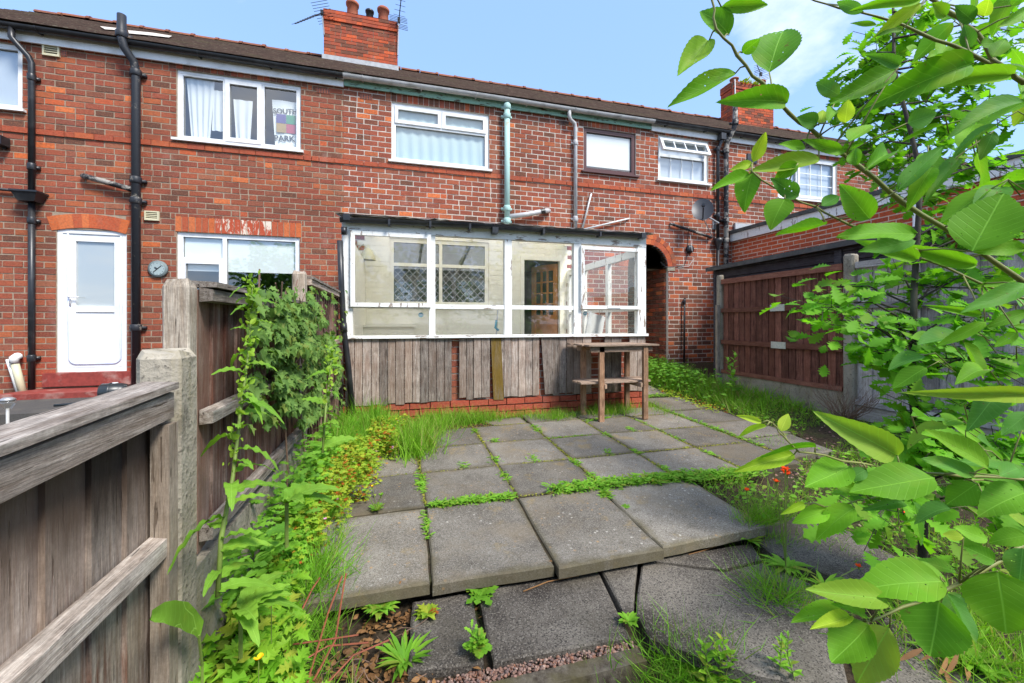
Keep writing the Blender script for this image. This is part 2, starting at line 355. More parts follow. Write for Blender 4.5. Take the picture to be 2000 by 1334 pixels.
gs = g.n('SeparateXYZ', Vector=g.gen()); ex_ = g.math('MINIMUM', g.math('MINIMUM', gs.outputs[0], g.math('SUBTRACT', 1., gs.outputs[0])), g.math('MINIMUM', gs.outputs[1], g.math('SUBTRACT', 1., gs.outputs[1])))
ed_ = g.math('SUBTRACT', g.math('ADD', ex_, g.math('MULTIPLY', g.noise(6, vo_, 7, .65), .2)), .1)     # silt and moss creeping in from the joints
c_ = g.mix(g.ramp(ed_, [(-.0, .75), (.07, 0)]), c_, g.mix(g.noise(11), (.055, .045, .028), (.12, .1, .05)))
c_ = g.mix(g.ramp(g.noise(1.7, vo_, 8, .7), [(.5, 0), (.68, .55)]), c_, (.2, .155, .1))
c_ = g.mix(1, c_, g.ramp(g.orand(), [(0, .72), (1, 1.25)]), 'MULTIPLY')
M['slab'] = g.done(g.bsdf(c_, .88, g.bump(g.math('ADD', g.math('MULTIPLY', spk, .5), g.noise(60, detail=6)), .4, .004), .2))
g = G('concrete'); n_ = g.noise(60, detail=6)
c_ = g.mix(g.ramp(g.noise(4, detail=7), [(.3, 0), (.7, 1)]), (.2, .175, .135), (.38, .34, .27)); c_ = g.mix(g.ramp(n_, [(.58, 0), (.68, .8)]), c_, (.08, .07, .056))
c_ = g.mix(g.ramp(g.noise(1.8, g.scaled(g.pos(), (6, 6, 1.2)), 7, .65), [(.5, 0), (.7, .65)]), c_, (.26, .21, .1)); c_ = g.mix(g.ramp(g.noise(9, g.scaled(g.pos(), (1, 1, .4)), 7, .7), [(.56, 0), (.66, .7)]), c_, (.09, .078, .06))
M['conc'] = g.done(g.bsdf(c_, .92, g.bump(g.math('ADD', n_, g.noise(16, detail=6)), .7, .008), .15))
g = G('dirty_paving'); sp_ = g.n('TexVoronoi', Vector=g.pos(), Scale=210.).outputs['Color']; spk = g.n('SeparateColor', Color=sp_).outputs[0]
c_ = g.mix(g.ramp(g.noise(2.6, detail=7), [(.35, 0), (.65, 1)]), (.04, .032, .026), (.16, .14, .115))
c_ = g.mix(g.ramp(spk, [(.72, 0), (.95, .5)]), c_, (.27, .24, .2)); c_ = g.mix(g.ramp(spk, [(.08, .8), (.3, 0)]), c_, (.025, .022, .02))
c_ = g.mix(g.ramp(g.noise(1.6, detail=8), [(.52, 0), (.7, .7)]), c_, (.06, .052, .035))
M['slab_b'] = g.done(g.bsdf(c_, .9, g.bump(g.math('ADD', g.math('MULTIPLY', spk, .6), g.noise(60)), .4, .005), .2))
g = G('mossy_concrete'); n_ = g.noise(24, detail=8, rough=.7)
M['conc_d'] = g.done(g.bsdf(g.mix(g.ramp(g.noise(7, detail=7), [(.4, 0), (.65, 1)]), g.mix(g.ramp(n_, [(.35, 0), (.65, 1)]), (.05, .038, .028), (.17, .145, .11)), (.1, .085, .04)), .95, g.bump(n_, .8, .012), .15))
g = G('soil'); n_ = g.noise(35, detail=8, rough=.7)
c_ = g.mix(g.ramp(n_, [(.35, 0), (.7, 1)]), (.028, .02, .014), (.105, .078, .05)); c_ = g.mix(g.ramp(g.noise(3, detail=7), [(.5, 0), (.68, .7)]), c_, (.055, .075, .022))
M['soil'] = g.done(g.bsdf(c_, .95, g.bump(n_, .9, .03), .1))
M['tarmac'] = plain('worn_tarmac', (.085, .08, .074), .9, .4, 60, bump=.6, dirt=(.15, .13, .1, .5))
M['redstep'] = plain('red_step_paint', (.27, .05, .038), .7, .35, 20, dirt=(.42, .3, .25, .8))
M['fence'] = wood_mat('weathered_fence', (.29, .225, .175), (.54, .46, .39), 'z', (.17, .065, .04), (.53, .62), (E - .54, .15, (.016, .01, .008)))
M['fence2'] = wood_mat('red_brown_fence', (.22, .15, .12), (.42, .33, .28), 'z', (.13, .045, .03), (.42, .56))
M['rail'] = wood_mat('grey_rail', (.22, .175, .14), (.5, .44, .38), 'y')
M['post'] = wood_mat('pale_post', (.3, .24, .18), (.46, .41, .34), 'z')
M['brownf'] = wood_mat('brown_stained_board', (.14, .055, .04), (.28, .125, .09), 'z', (.22, .12, .095), (.58, .72))
M['brownr'] = wood_mat('brown_stained_rail', (.16, .065, .045), (.3, .14, .1), 'y', (.24, .15, .11), (.55, .7))
M['greyf'] = wood_mat('silver_board', (.3, .28, .27), (.5, .48, .46), 'z')
M['greyr'] = wood_mat('silver_rail', (.32, .3, .29), (.5, .48, .46), 'y')
M['clad'] = wood_mat('weathered_cladding', (.24, .18, .145), (.52, .45, .39), 'z', (.3, .2, .15), (.48, .66))
M['clad_m'] = wood_mat('mossy_cladding', (.16, .12, .1), (.3, .26, .22), 'z', (.17, .105, .012), (.3, .5))
M['table'] = wood_mat('table_timber', (.3, .16, .09), (.48, .3, .19), 'z')
M['table_t'] = wood_mat('table_board', (.3, .2, .14), (.5, .38, .29), 'x')
M['shed'] = wood_mat('dark_stain', (.07, .066, .074), (.12, .115, .125), 'y')
M['felt'] = plain('roof_felt', (.09, .09, .085), .9, .3, 30, bump=.5, dirt=(.2, .2, .16, .4))
M['door_o'] = plain('varnished_wood', (.55, .21, .05), .35, .3, 5, .5)
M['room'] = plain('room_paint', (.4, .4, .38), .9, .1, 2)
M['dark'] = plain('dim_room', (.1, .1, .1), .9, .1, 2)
M['floor_in'] = plain('lino', (.3, .28, .25), .7, .2, 5)
M['glass'] = glass_mat('window_glass', (.96, .99, .98), 1.6, 0, .1)
M['glass_p'] = glass_mat('old_glass', (.98, .98, .95), 1.2, .1)
def cloth(name, c, t=.4):
    g = G(name); sh = g.n('BsdfDiffuse', Color=c).outputs[0]; tr = g.n('BsdfTranslucent', Color=c).outputs[0]
    return g.done(g.n('MixShader', i0=t, i1=sh, i2=tr).outputs[0])
M['net'] = cloth('white_net', (.95, .97, .98), .25); M['blind'] = cloth('pale_blind', (.92, .95, .94), .1); M['frost'] = cloth('frosted', (.62, .67, .74), .1)
M['frostw'] = cloth('frosted_white', (.97, .97, .94), .1); M['shirt'] = cloth('shirt_white', (.95, .96, .95), .1)
M['netgrey'] = cloth('grey_net', (.6, .62, .63), .2); M['curt_g'] = cloth('grey_green_curtain', (.66, .78, .76), .15)
M['steel'] = plain('galvanised', (.45, .46, .46), .45, .2, 20, .5, metal=.6)
M['dish'] = plain('dish_grey', (.04, .042, .05), .45, .2, 8, .4)
M['clock'] = plain('clock_grey', (.17, .21, .21), .5, .15, 20, .3); M['clockf'] = plain('clock_face', (.33, .4, .4), .5, .06, 20)
M['plate'] = plain('pale_plate', (.5, .5, .42), .5, .25, 40, .4, dirt=(.3, .3, .22, .5))
M['bluepl'] = plain('blue_plastic', (.08, .34, .5), .4); M['sticker'] = plain('sticker', (.25, .42, .45), .5)
M['can'] = plain('watering_can_plastic', (.02, .027, .03), .35, .2, 9, .5)
# foliage
M['willow'] = leaf_mat('big_leaf', (.085, .235, .012), (.165, .37, .02), .42, .42, (.3, .4, .05), True, True)
M['willow_d'] = leaf_mat('big_leaf_blue', (.065, .19, .025), (.1, .26, .035), .38, .42, None, True, True)
M['willow_y'] = leaf_mat('big_leaf_young', (.26, .42, .025), (.4, .5, .05), .45, .42, None, True)
M['oak'] = leaf_mat('oak_leaf', (.08, .23, .014), (.17, .4, .022), .5, .42, (.17, .3, .03))
M['ivy'] = leaf_mat('ivy_leaf', (.06, .125, .022), (.14, .24, .05), .28, .4, (.17, .22, .04))
M['grass'] = leaf_mat('grass_blade', (.11, .25, .015), (.21, .4, .03), .35, .5, (.42, .34, .14))
M['horsetail'] = leaf_mat('horsetail', (.09, .24, .013), (.18, .38, .026), .3, .5, (.3, .3, .08))
M['dock'] = leaf_mat('dock_leaf', (.1, .22, .02), (.18, .34, .035), .35, .5, None, True)
M['dock_s'] = leaf_mat('dock_small', (.17, .3, .025), (.27, .4, .04), .3, .5)
M['herb'] = leaf_mat('cranesbill_leaf', (.15, .29, .02), (.34, .38, .03), .35, .5, (.42, .06, .015))
M['herb_g'] = leaf_mat('weed_leaf', (.1, .25, .016), (.19, .38, .03), .35, .5, (.25, .3, .04))
M['butter'] = leaf_mat('buttercup_leaf', (.12, .29, .016), (.24, .42, .03), .35, .5, (.35, .38, .04))
M['nettle'] = leaf_mat('nettle_leaf', (.075, .2, .018), (.15, .32, .03), .35, .5)
M['moss'] = leaf_mat('moss', (.1, .13, .014), (.24, .22, .03), .1, .8)
M['dry'] = leaf_mat('dry_leaf', (.12, .06, .025), (.27, .14, .055), .2, .7)
M['stem_r'] = plain('red_stem', (.28, .085, .045), .6, .3, 20)
M['stem_g'] = plain('green_stem', (.17, .24, .05), .5, .25, 20)
M['stem_b'] = plain('brown_twig', (.2, .125, .085), .7, .3, 20)
M['stem_w'] = plain('willow_shoot', (.21, .22, .06), .5, .3, 16)
M['bark'] = plain('bark', (.055, .045, .035), .9, .4, 30, bump=.8, dirt=(.13, .13, .09, .5))
M['pink'] = leaf_mat('pink_petal', (.65, .2, .45), (.75, .4, .6), .3); M['orange'] = leaf_mat('orange_petal', (.8, .12, .01), (.75, .05, .015), .3)
M['yellow'] = leaf_mat('yellow_petal', (.85, .5, .01), (.8, .55, .02), .3); M['pebble'] = brick_mat('pebbles', [(.3, .2, .17), (.2, .17, .15), (.4, .31, .26), (.25, .14, .1), (.14, .13, .13)], .2)
# ================================================================ ground and paving
def pz(y):
    if y > 4.7: return .07 + (y - 4.7) * .0885
    return .025 * (y - 1.9)
def sstep(a, b, x): t = min(1, max(0, (x - a) / (b - a))); return t * t * (3 - 2 * t)
def gz(x, y):
    """height of the bare ground"""
    if y > 7.3: return .3
    if x < -.7:
        z = .02 if y > 2 else .02 - .3 * sstep(2, .5, y)
        return z
    z = pz(max(y, 1.9)) - .055
    if x > 4.0: z += (min(x, 5) - 4.0) * .13
    if y < 2.35:
        z = z + (-.135 - z) * sstep(2.35, 1.9, y) * (1 if x > -.4 else .5)
        if x < 1.3: z -= .2 * sstep(1.5, 1.2, y) * (1 - .9 * sstep(.9, 1.3, x))
    return z
def axis(lo, hi, st, far):
    n = int(round((hi - lo) / st)); return [-f for f in far[::-1]] + [lo + st * i for i in range(n + 1)] + far
gx = axis(-7, 8, .15, [12, 30, 90, 300]); gy = axis(-2.1, 8.1, .15, [12, 30, 90, 300])
V = []; F = []
for y in gy:
    for x in gx:
        V.append((x, y, gz(x, y) + (noise.noise((x * 2.3, y * 2.3, 0)) * .018 if -7 < x < 8 and -2 < y < 7 else 0)))
nx = len(gx)
for j in range(len(gy) - 1):
    for i in range(nx - 1): F.append((j * nx + i, j * nx + i + 1, (j + 1) * nx + i + 1, (j + 1) * nx + i))
ground = link('ground', tri_mesh('ground', np.array(V), np.array(F), M['soil'], smooth=True)); tag(ground, kind='structure')

def slab_mesh(mb, pts, zs, th=.05, ch=.007):
    """pts (x,y) polygon counter-clockwise, zs heights of the top"""
    n = len(pts); c = Vector((sum(p[0] for p in pts) / n, sum(p[1] for p in pts) / n))
    low = [(p[0], p[1], z - th) for p, z in zip(pts, zs)]; mid = [(p[0], p[1], z - ch) for p, z in zip(pts, zs)]; top = []
    for p, z in zip(pts, zs):
        d = (c - Vector(p)).normalized() * ch * 1.4; top.append((p[0] + d.x, p[1] + d.y, z))
    fs = [tuple(range(2 * n, 3 * n))]
    for k in range(2):
        for i in range(n): j = (i + 1) % n; fs.append((k * n + i, k * n + j, (k + 1) * n + j, (k + 1) * n + i))
    mb.add(low + mid + top, fs)
def slab(parent, pts, zf, th=.05, m='slab', name='paving_slab', tilt=.004):
    n = len(pts); pp = []                       # chip and roughen the outline a little
    for i in range(n):
        a = Vector(pts[i]); b = Vector(pts[(i + 1) % n]); k = max(1, int((b - a).length / .12))
        for j in range(k):
            q = a.lerp(b, j / k)
            if j: q += Vector((rnd.uniform(-.004, .004), rnd.uniform(-.004, .004)))
            pp.append((q.x, q.y))
    c = (sum(p[0] for p in pp) / len(pp), sum(p[1] for p in pp) / len(pp)); ta, tb, dz = rnd.uniform(-tilt, tilt) * 3, rnd.uniform(-tilt, tilt) * 3, rnd.uniform(-tilt, tilt)
    zs = [(zf(*p) if callable(zf) else zf) + dz + (p[0] - c[0]) * ta + (p[1] - c[1]) * tb for p in pp]
    mb = MB(); slab_mesh(mb, pp, zs, th); return mb.build(name, M[m], parent)
bed = MB()
for a, b, y0, y1, z0, z1 in ((-.46, 2.1, 1.95, 2.68, 0, .018), (-.46, 3.3, 2.69, 4.75, .02, .07)):
    bed.add([(a, y0, z0 - .014), (b, y0, z0 - .014), (b, y1, z1 - .014), (a, y1, z1 - .014), (a, y0, z0 - .07), (b, y0, z0 - .07)], [(0, 1, 2, 3), (4, 5, 1, 0)])
patio = bed.build('patio', M['soil']); tag(patio, kind='structure')
gp = .006
zp = lambda x, y: pz(y)
J = [-.46, .141, .748, 1.354, 2.1]; yf = [1.925, 1.91, 1.875, 1.9, 1.96]
for i in range(4):
    slab(patio, [(J[i] + gp, yf[i]), (J[i + 1] - gp, yf[i] + (0 if i < 3 else .04)), (J[i + 1] - gp + .02, 2.655), (J[i] + gp + .02, 2.655)], zp, .055)
J = [-.45, .16, .775, 1.42, 2.05, 2.68, 3.3]; YY = [2.68, 3.25, 3.83, 4.42, 4.78]
for r in range(4):
    for i in range(6):
        if r == 3 and i in (0, 1, 2): continue
        q = lambda: rnd.uniform(-.012, .012)
        slab(patio, [(J[i] + gp + q() * .4, YY[r] + gp), (J[i + 1] - gp + q() * .4, YY[r] + gp), (J[i + 1] - gp + q() * .4, YY[r + 1] - gp + (.0 if r < 3 else -.02)), (J[i] + gp, YY[r + 1] - gp)], zp)
slab(patio, [(1.02, 4.44), (1.4, 4.44), (1.4, 4.72), (.93, 4.66)], zp)
garden_path = MB().add([(3.32, 3.35, pz(3.35) - .02), (4.1, 3.35, pz(3.35) - .02), (4.1, 4.7, .05), (3.32, 4.7, .05), (4.0, 7.2, pz(7.2) - .02), (3.32, 7.2, pz(7.2) - .02)], [(0, 1, 2, 3), (3, 2, 4, 5)]).build('path', M['soil']); tag(garden_path, kind='structure')
for q in ([(3.33, 2.8), (3.85, 2.85), (3.95, 3.36), (3.33, 3.34)], [(3.33, 3.36), (4.0, 3.4), (3.98, 3.92), (3.33, 3.92)], [(3.33, 3.94), (3.95, 3.95), (4.0, 4.5), (3.33, 4.5)], [(3.33, 4.56), (3.98, 4.55), (3.95, 5.14), (3.35, 5.16)],
          [(3.3, 5.36), (3.92, 5.34), (3.95, 6.0), (3.33, 6.02)], [(3.32, 6.06), (3.95, 6.03), (4.0, 7.0), (3.35, 7.05)]):
    slab(garden_path, q, zp)
ZL = -.085
lower = MB().add([(.05, 1.5, ZL - .05), (1.0, 1.5, ZL - .05), (1.2, 1.95, ZL - .05), (.05, 1.95, ZL - .05)], [(0, 1, 2, 3)]).build('lower_terrace', M['soil']); tag(lower, kind='structure')
for q in ([(.03, 1.57), (.31, 1.53), (.34, 1.95), (.06, 1.95)], [(.345, 1.52), (.92, 1.5), (.94, 1.62), (1.0, 1.95), (.36, 1.95)], [(.953, 1.62), (1.0, 1.605), (1.24, 1.95), (1.012, 1.95)],
          [(.985, 1.46), (1.255, 1.21), (1.51, 1.06), (1.66, 1.2), (1.98, 1.5), (1.88, 1.76), (1.62, 1.75), (1.26, 1.94), (1.01, 1.6)], [(1.28, 1.945), (1.635, 1.77), (1.9, 1.79), (1.98, 1.93)],
          [(2.0, 1.82), (2.16, 1.45), (2.6, 1.5), (2.72, 2.1), (2.1, 2.2)], [(1.56, .98), (2.0, .8), (2.3, 1.05), (2.05, 1.3), (1.72, 1.18)]):
    slab(lower, q, ZL, .05, 'slab_b', tilt=.006)
bx('concrete_kerb', M['conc_d'], None, .06, .93, 1.40, 1.468, -.42, -.118); tag(bpy.data.objects['concrete_kerb'], kind='structure')
def pebbles(name, pts, rlo, rhi, m):
    base = np.array([(1, 0, 0), (-1, 0, 0), (0, 1, 0), (0, -1, 0), (0, 0, .7), (0, 0, -.7), (.6, .6, .35), (-.6, -.6, .35)], float)
    tri = np.array([(0, 6, 4), (6, 2, 4), (2, 1, 4), (1, 7, 4), (7, 3, 4), (3, 0, 4), (0, 2, 6), (1, 3, 7), (2, 0, 5), (1, 2, 5), (3, 1, 5), (0, 3, 5)])
    ps = []
    for p in pts:
        a = rnd.uniform(0, 6.28); r = rnd.uniform(rlo, rhi); c, s = math.cos(a), math.sin(a); R = np.array([[c, s, 0], [-s, c, 0], [0, 0, 1]])
        ps.append(((base * npr.uniform(.7, 1.2, base.shape)) @ R * r + np.array(p), tri))
    Vv, Ff = merge(ps); o = link(name, tri_mesh(name, Vv, Ff, m, smooth=True)); return tag(o, kind='stuff')
pebbles('gravel', [(rnd.uniform(.0, .93), rnd.uniform(1.468, 1.53), -.122 + rnd.uniform(-.004, .006)) for _ in range(900)], .004, .011, M['pebble'])
bx('gravel_bed', M['soil'], None, .06, .93, 1.468, 1.56, -.4, -.13); tag(bpy.data.objects['gravel_bed'], kind='structure')
pebbles('gravel_patch', [(rnd.uniform(2.7, 4.4), rnd.uniform(2.2, 3.6)) for _ in range(0)] or [(x, y, gz(x, y)) for x, y in [(rnd.gauss(3.6, .45), rnd.gauss(2.7, .35)) for _ in range(900)]], .005, .02, M['pebble'])

# ================================================================ the terrace
FY = 7.3                                          # face of the brickwork
CRS, BP = .0887, .229                              # course height, brick pitch
def fx(px): return atY(px, 600, FY).x
def fz(px, py): return atY(px, py, FY).z
HX = [-7.0, -.886, 4.93, 10.7, 16.5]
houses = [thing('terraced_house', l, 'house', ((HX[i] + HX[i + 1]) / 2, FY, .25)) for i, l in enumerate((
    'red brick terraced house with white back door and black gutter, on the left',
    'red brick terraced house with peeling teal fascia and grey gutter, behind the porch',
    'red brick terraced house with arched passage and satellite dish',
    'farthest brick terraced house beyond the flat-roofed extension'))]
def house_at(x): return max(i for i in range(4) if x >= HX[i] or i == 0)

wins = {  # name: x0, x1, z0, z1 of the opening
 'w0': (fx(-95), fx(43), fz(43, 215), fz(43, 88)),
 'w1': (fx(345), fx(587), fz(587, 295), fz(587, 168)),
 'w2': (fx(765), fx(955), fz(765, 313), fz(765, 198)),
 'w3': (fx(1140), fx(1242), fz(1140, 333), fz(1140, 247)),
 'w4': (fx(1286), fx(1383), fz(1286, 350), fz(1286, 263)),
 'w5': (fx(1520), fx(1635), fz(1520, 385), fz(1635, 315)),
 'w6': (fx(1716), fx(1768), fz(1716, 385), fz(1740, 315)),
 'w7': (fx(345), fx(585), fz(345, 602), fz(345, 452)),
 'wp': (fx(761), fx(955), fz(860, 597), fz(860, 469))}
door0 = (fx(110), fx(247), fz(110, 728), fz(180, 449))
pdoor = (2.19, 3.0, .38, 2.44)                    # doorway inside the porch
TX0, TX1, TSP, TR = 4.42, 5.35, 2.33, .465        # arched passage
arch_rects = [(TX0, TX1, 0, TSP)]
for k in range(12):
    h0 = TR * k / 12; hw = math.sqrt(max(0, TR * TR - (h0 + TR / 24) ** 2)); cx = (TX0 + TX1) / 2
    arch_rects.append((cx - hw, cx + hw, TSP + h0, TSP + h0 + TR / 12))
holes = list(wins.values()) + [door0, pdoor] + arch_rects
SZ0 = .20 + CRS * round((fz(820, 335) - .2) / CRS)  # string course
# lintel zones: brick filling is left out there
lint = []
for k in ('w0', 'w1', 'w2', 'w3', 'w4', 'w5', 'w6'):
    x0, x1, z0, z1 = wins[k]; lint.append((x0 - .1, x1 + .1, z1, 5.3))
x0, x1, z0, z1 = wins['w7']; lint.append((x0 - .02, x1 + .03, z1, z1 + .235)); LW7 = (x0 - .02, x1 + .03, z1)
DX0, DX1 = fx(97), fx(250)
lint.append((DX0 + .03, DX1 - .03, door0[3], door0[3] + .22))
TOPZ = 5.17
def free_cells(x0, x1, z0, z1, hs, minh=.02):
    """split the strip x0..x1, z0..z1 by the openings: (xa, xb, za, zb) left free"""
    hs = [h for h in hs if h[2] < z1 - .003 and h[3] > z0 + .003 and h[0] < x1 and h[1] > x0]
    xs = sorted({x0, x1} | {min(max(v, x0), x1) for h in hs for v in h[:2]}); out = []
    for a, b in zip(xs, xs[1:]):
        if b - a < .004: continue
        m = (a + b) / 2; iv = [(z0, z1)]
        for h in hs:
            if h[0] < m < h[1]:
                nv = []
                for p, q in iv:
                    if h[2] > p: nv.append((p, min(q, h[2])))
                    if h[3] < q: nv.append((max(p, h[3]), q))
                iv = [i for i in nv if i[1] - i[0] > minh]
        for p, q in iv:
            if out and abs(out[-1][1] - a) < 1e-6 and abs(out[-1][2] - p) < 1e-6 and abs(out[-1][3] - q) < 1e-6: out[-1] = (out[-1][0], b, p, q)
            else: out.append((a, b, p, q))
    return out
def brick_rows(x0, x1, z0, z1, hs, crs=CRS, bp=BP, jt=.0145, halves=.1):
    res = []; n = int(math.ceil((z1 - z0) / crs))
    for r in range(n):
        za = z0 + r * crs; zb = min(za + crs - jt, z1); off = (r % 2) * bp / 2 + rnd.uniform(-.012, .012)
        for a, b, p, q in free_cells(x0, x1, za, zb, hs):
            k = math.floor((a - off) / bp); xs = [a]
            while True:
                k += 1; e = k * bp + off
                if e >= b - .03: break
                if e > a + .03:
                    if rnd.random() < halves and e - xs[-1] > .2: xs.append(e - bp / 2)
                    xs.append(e)
            xs.append(b)
            for c, d in zip(xs, xs[1:]): res.append((c + jt / 2 + rnd.uniform(-.003, .003), d - jt / 2 + rnd.uniform(-.003, .003), p + rnd.uniform(-.002, .003), q + rnd.uniform(-.004, .002)))
    return res
unit_brick = {}
def ubrick(m):
    if m not in unit_brick:
        mb = MB(); mb.box(-.5, .5, -.5, .5, -.5, .5, skip=(3,)); unit_brick[m] = mb.mesh('brick', M[m])
    return unit_brick[m]
def lay(parent, items, limit=300, name='brick', back='x'):
    """items: (centre, size, matkey, rank). the largest become objects, the rest one stuff mesh"""
    items.sort(key=lambda t: -t[3]); pl = wloc(parent)
    for c, s, m, rk in items[:limit]:
        o = link(name, ubrick(m), parent, Vector(c) - pl); o.scale = s if back == 'x' else (s[1], s[0], s[2])
        if back == 'y': o.rotation_euler = (0, 0, rad(-90))
        else: o.rotation_euler = (rnd.gauss(0, .006), rnd.gauss(0, .004), rnd.gauss(0, .008))
    rest = items[limit:]
    if not rest: return
    mats = sorted({t[2] for t in rest}); C = np.array([t[0] for t in rest]); Sz = np.array([t[1] for t in rest])
    cube = np.array([(x, y, z) for z in (-.5, .5) for y in (-.5, .5) for x in (-.5, .5)])
    q = np.array([(0, 2, 3, 1), (4, 5, 7, 6), (0, 1, 5, 4), (2, 6, 7, 3), (0, 4, 6, 2), (1, 3, 7, 5)])
    Vv = (C[:, None, :] + cube[None] * Sz[:, None, :]).reshape(-1, 3); Ff = (q[None] + (np.arange(len(rest)) * 8)[:, None, None]).reshape(-1, 4)
    mi = np.repeat([mats.index(t[2]) for t in rest], 6)
    o = link('brickwork', tri_mesh('brickwork', Vv, Ff, [M[k] for k in mats], pl, mi=mi), parent); tag(o, kind='stuff')

# wall backing with openings and reveals, one per house
mort = ['mortar_l', 'mortar_m', 'mortar_m', 'mortar_m']
def wall_backing(parent, x0, x1, z0, z1, hs, y, m, depth=.24, rev=True):
    mb = MB(); zs = sorted({z0, z1} | {min(max(v, z0), z1) for h in hs for v in h[2:4]})
    for a, b in zip(zs, zs[1:]):
        if b - a < .002: continue
        for c, d, p, q in free_cells(x0, x1, a, b, hs, .0005): mb.quad((c, y, p), (d, y, p), (d, y, q), (c, y, q))
    if rev:
        for h in hs:
            a, b, p, q = max(h[0], x0), min(h[1], x1), max(h[2], z0), min(h[3], z1)
            if b <= a: continue
            if h[0] >= x0: mb.quad((a, y, p), (a, y, q), (a, y + depth, q), (a, y + depth, p))
            if h[1] <= x1: mb.quad((b, y, q), (b, y, p), (b, y + depth, p), (b, y + depth, q))
            mb.quad((a, y, q), (b, y, q), (b, y + depth, q), (a, y + depth, q)); mb.quad((a, y, p), (a, y + depth, p), (b, y + depth, p), (b, y, p))
    return mb.build('wall', M[m], parent)
plainholes = list(wins.values()) + [door0, pdoor]
for i in range(4): wall_backing(houses[i], HX[i], HX[i + 1], 0, 5.4, [h for h in plainholes + arch_rects if h[0] < HX[i + 1] and h[1] > HX[i]], FY + .005, mort[i])
items = [[] for _ in range(4)]
PX0, PX1 = -.60, 3.166                            # porch ends
def vis_rank(c, s):
    px, py, d = proj(c)
    if not (-20 < px < 2020 and -20 < py < 1350): return 0
    if c[0] > 6.95 and c[2] < 3.0: return 0
    if px < 350 and py > 780: return 0
    if 345 < px < 660 and py > 600: return 0
    return s[0] * s[2] / d / d * ((FY / d))
for a, b, p, q in brick_rows(-6.98, 13.6, .2, TOPZ, holes + lint):
    c = ((a + b) / 2, FY + .025 + rnd.uniform(-.0025, .003), (p + q) / 2); s = (b - a, .05, q - p); x, z = c[0], c[2]; r = rnd.random()
    if abs(z - (SZ0 + CRS / 2)) < .03:            # projecting string course
        c = (x, FY + .005, z); s = (b - a + .006, .05, q - p + .004); m = 'brick_s'
        if PX0 < x < PX1 and z < 2.7: pass
    elif PX0 < x < PX1 and z < 2.74: m = 'cream_brick'
    else:
        dk = .09; orr = .035
        if x > TX1 - .5 and z < 2.4: dk = .3 + .25 * (z < 1.3); orr = .12
        if fx(1385) < x < 6.95 and z < 2.7: orr = .65; dk = .05
        if z > 4.75: dk = .25
        if x < -2.2 and 3.9 < z < 4.7: orr = .09
        if x < -3.9 and z < .72 and x > -5.2 and z > .3: m = 'brick_p'
        else: m = 'brick_d' if r < dk else 'brick_o' if r > 1 - orr else 'brick'
        if -5.0 < x < -3.2 and z < .62: m = 'brick_p'
    items[house_at(x)].append((c, s, m, vis_rank(c, s)))
for i in range(4): lay(houses[i], items[i])

def wedge(parent, pts, y0, y1, m, name='lintel_brick'):
    c = Vector((sum(p[0] for p in pts) / len(pts), y0, sum(p[1] for p in pts) / len(pts)))
    return MB().poly([(p[0], y1, p[1]) for p in pts], (0, y0 - y1, 0)).build(name, M[m], parent, loc=c)
def soldiers(parent, x0, x1, z0, z1, m, y=FY - .004, w=.0885, pick=None):
    n = max(1, round((x1 - x0) / w)); st = (x1 - x0) / n
    for k in range(n):
        mm = pick(k / n) if pick else m
        wedge(parent, [(x0 + k * st + .005, z0 + .004), (x0 + (k + 1) * st - .005, z0 + .004), (x0 + (k + 1) * st - .005, z1 - .004), (x0 + k * st + .005, z1 - .004)], y + rnd.uniform(0, .003), y + .06, mm)
g = G('whitewashed_brick'); pn_ = g.noise(6, g.scaled(g.pos(), (3, 1, 1)), 8, .7)
M['lint_white'] = g.done(g.bsdf(g.mix(g.ramp(pn_, [(.5, 0), (.56, 1)]), (.4, .075, .035), (.66, .57, .46)), .85, g.bump(pn_, .4, .004), .2))
soldiers(houses[0], LW7[0], LW7[1], LW7[2], LW7[2] + .235, 'brick_o', pick=lambda t: 'lint_white' if .27 < t < .72 else 'brick_o')
for k in ('w0', 'w1', 'w2', 'w3', 'w4', 'w5', 'w6'):
    x0, x1, z0, z1 = wins[k]; soldiers(houses[house_at(x0)], max(x0 - .1, -6.9), x1 + .1, z1 + .004, 5.2, 'brick_d', pick=lambda t: rnd.choice(['brick_d', 'brick', 'brick_d', 'brick_s']))
# segmental arch over the back door
def arch_ring(parent, cx, cz, r0, r1, a0, a1, n, m, y0=FY - .006, y1=FY + .08, name='arch_brick', pick=None):
    for k in range(n):
        t0 = a0 + (a1 - a0) * k / n + .006 / r1; t1 = a0 + (a1 - a0) * (k + 1) / n - .006 / r1
        wedge(parent, [(cx + r * math.cos(t), cz + r * math.sin(t)) for r, t in ((r0, t0), (r0, t1), (r1, t1), (r1, t0))], y0 + rnd.uniform(0, .004), y1, pick() if pick else m, name)
hw = (DX1 - DX0) / 2 - .03; rise = .06; RA = (hw * hw + rise * rise) / (2 * rise); aa = math.asin(hw / RA)
arch_ring(houses[0], (DX0 + DX1) / 2, door0[3] + .005 - RA + .02, RA, RA + .20, math.pi / 2 + aa, math.pi / 2 - aa, 10, 'brick_o')
arch_ring(houses[2], (TX0 + TX1) / 2, TSP, TR, TR + .105, math.pi, 0, 17, 'brick_o', pick=lambda: rnd.choice(['brick_o', 'brick_o', 'brick_s']))
arch_ring(houses[2], (TX0 + TX1) / 2, TSP, TR + .112, TR + .205, math.pi, 0, 20, 'brick_o', pick=lambda: rnd.choice(['brick_o', 'brick', 'brick_s']))
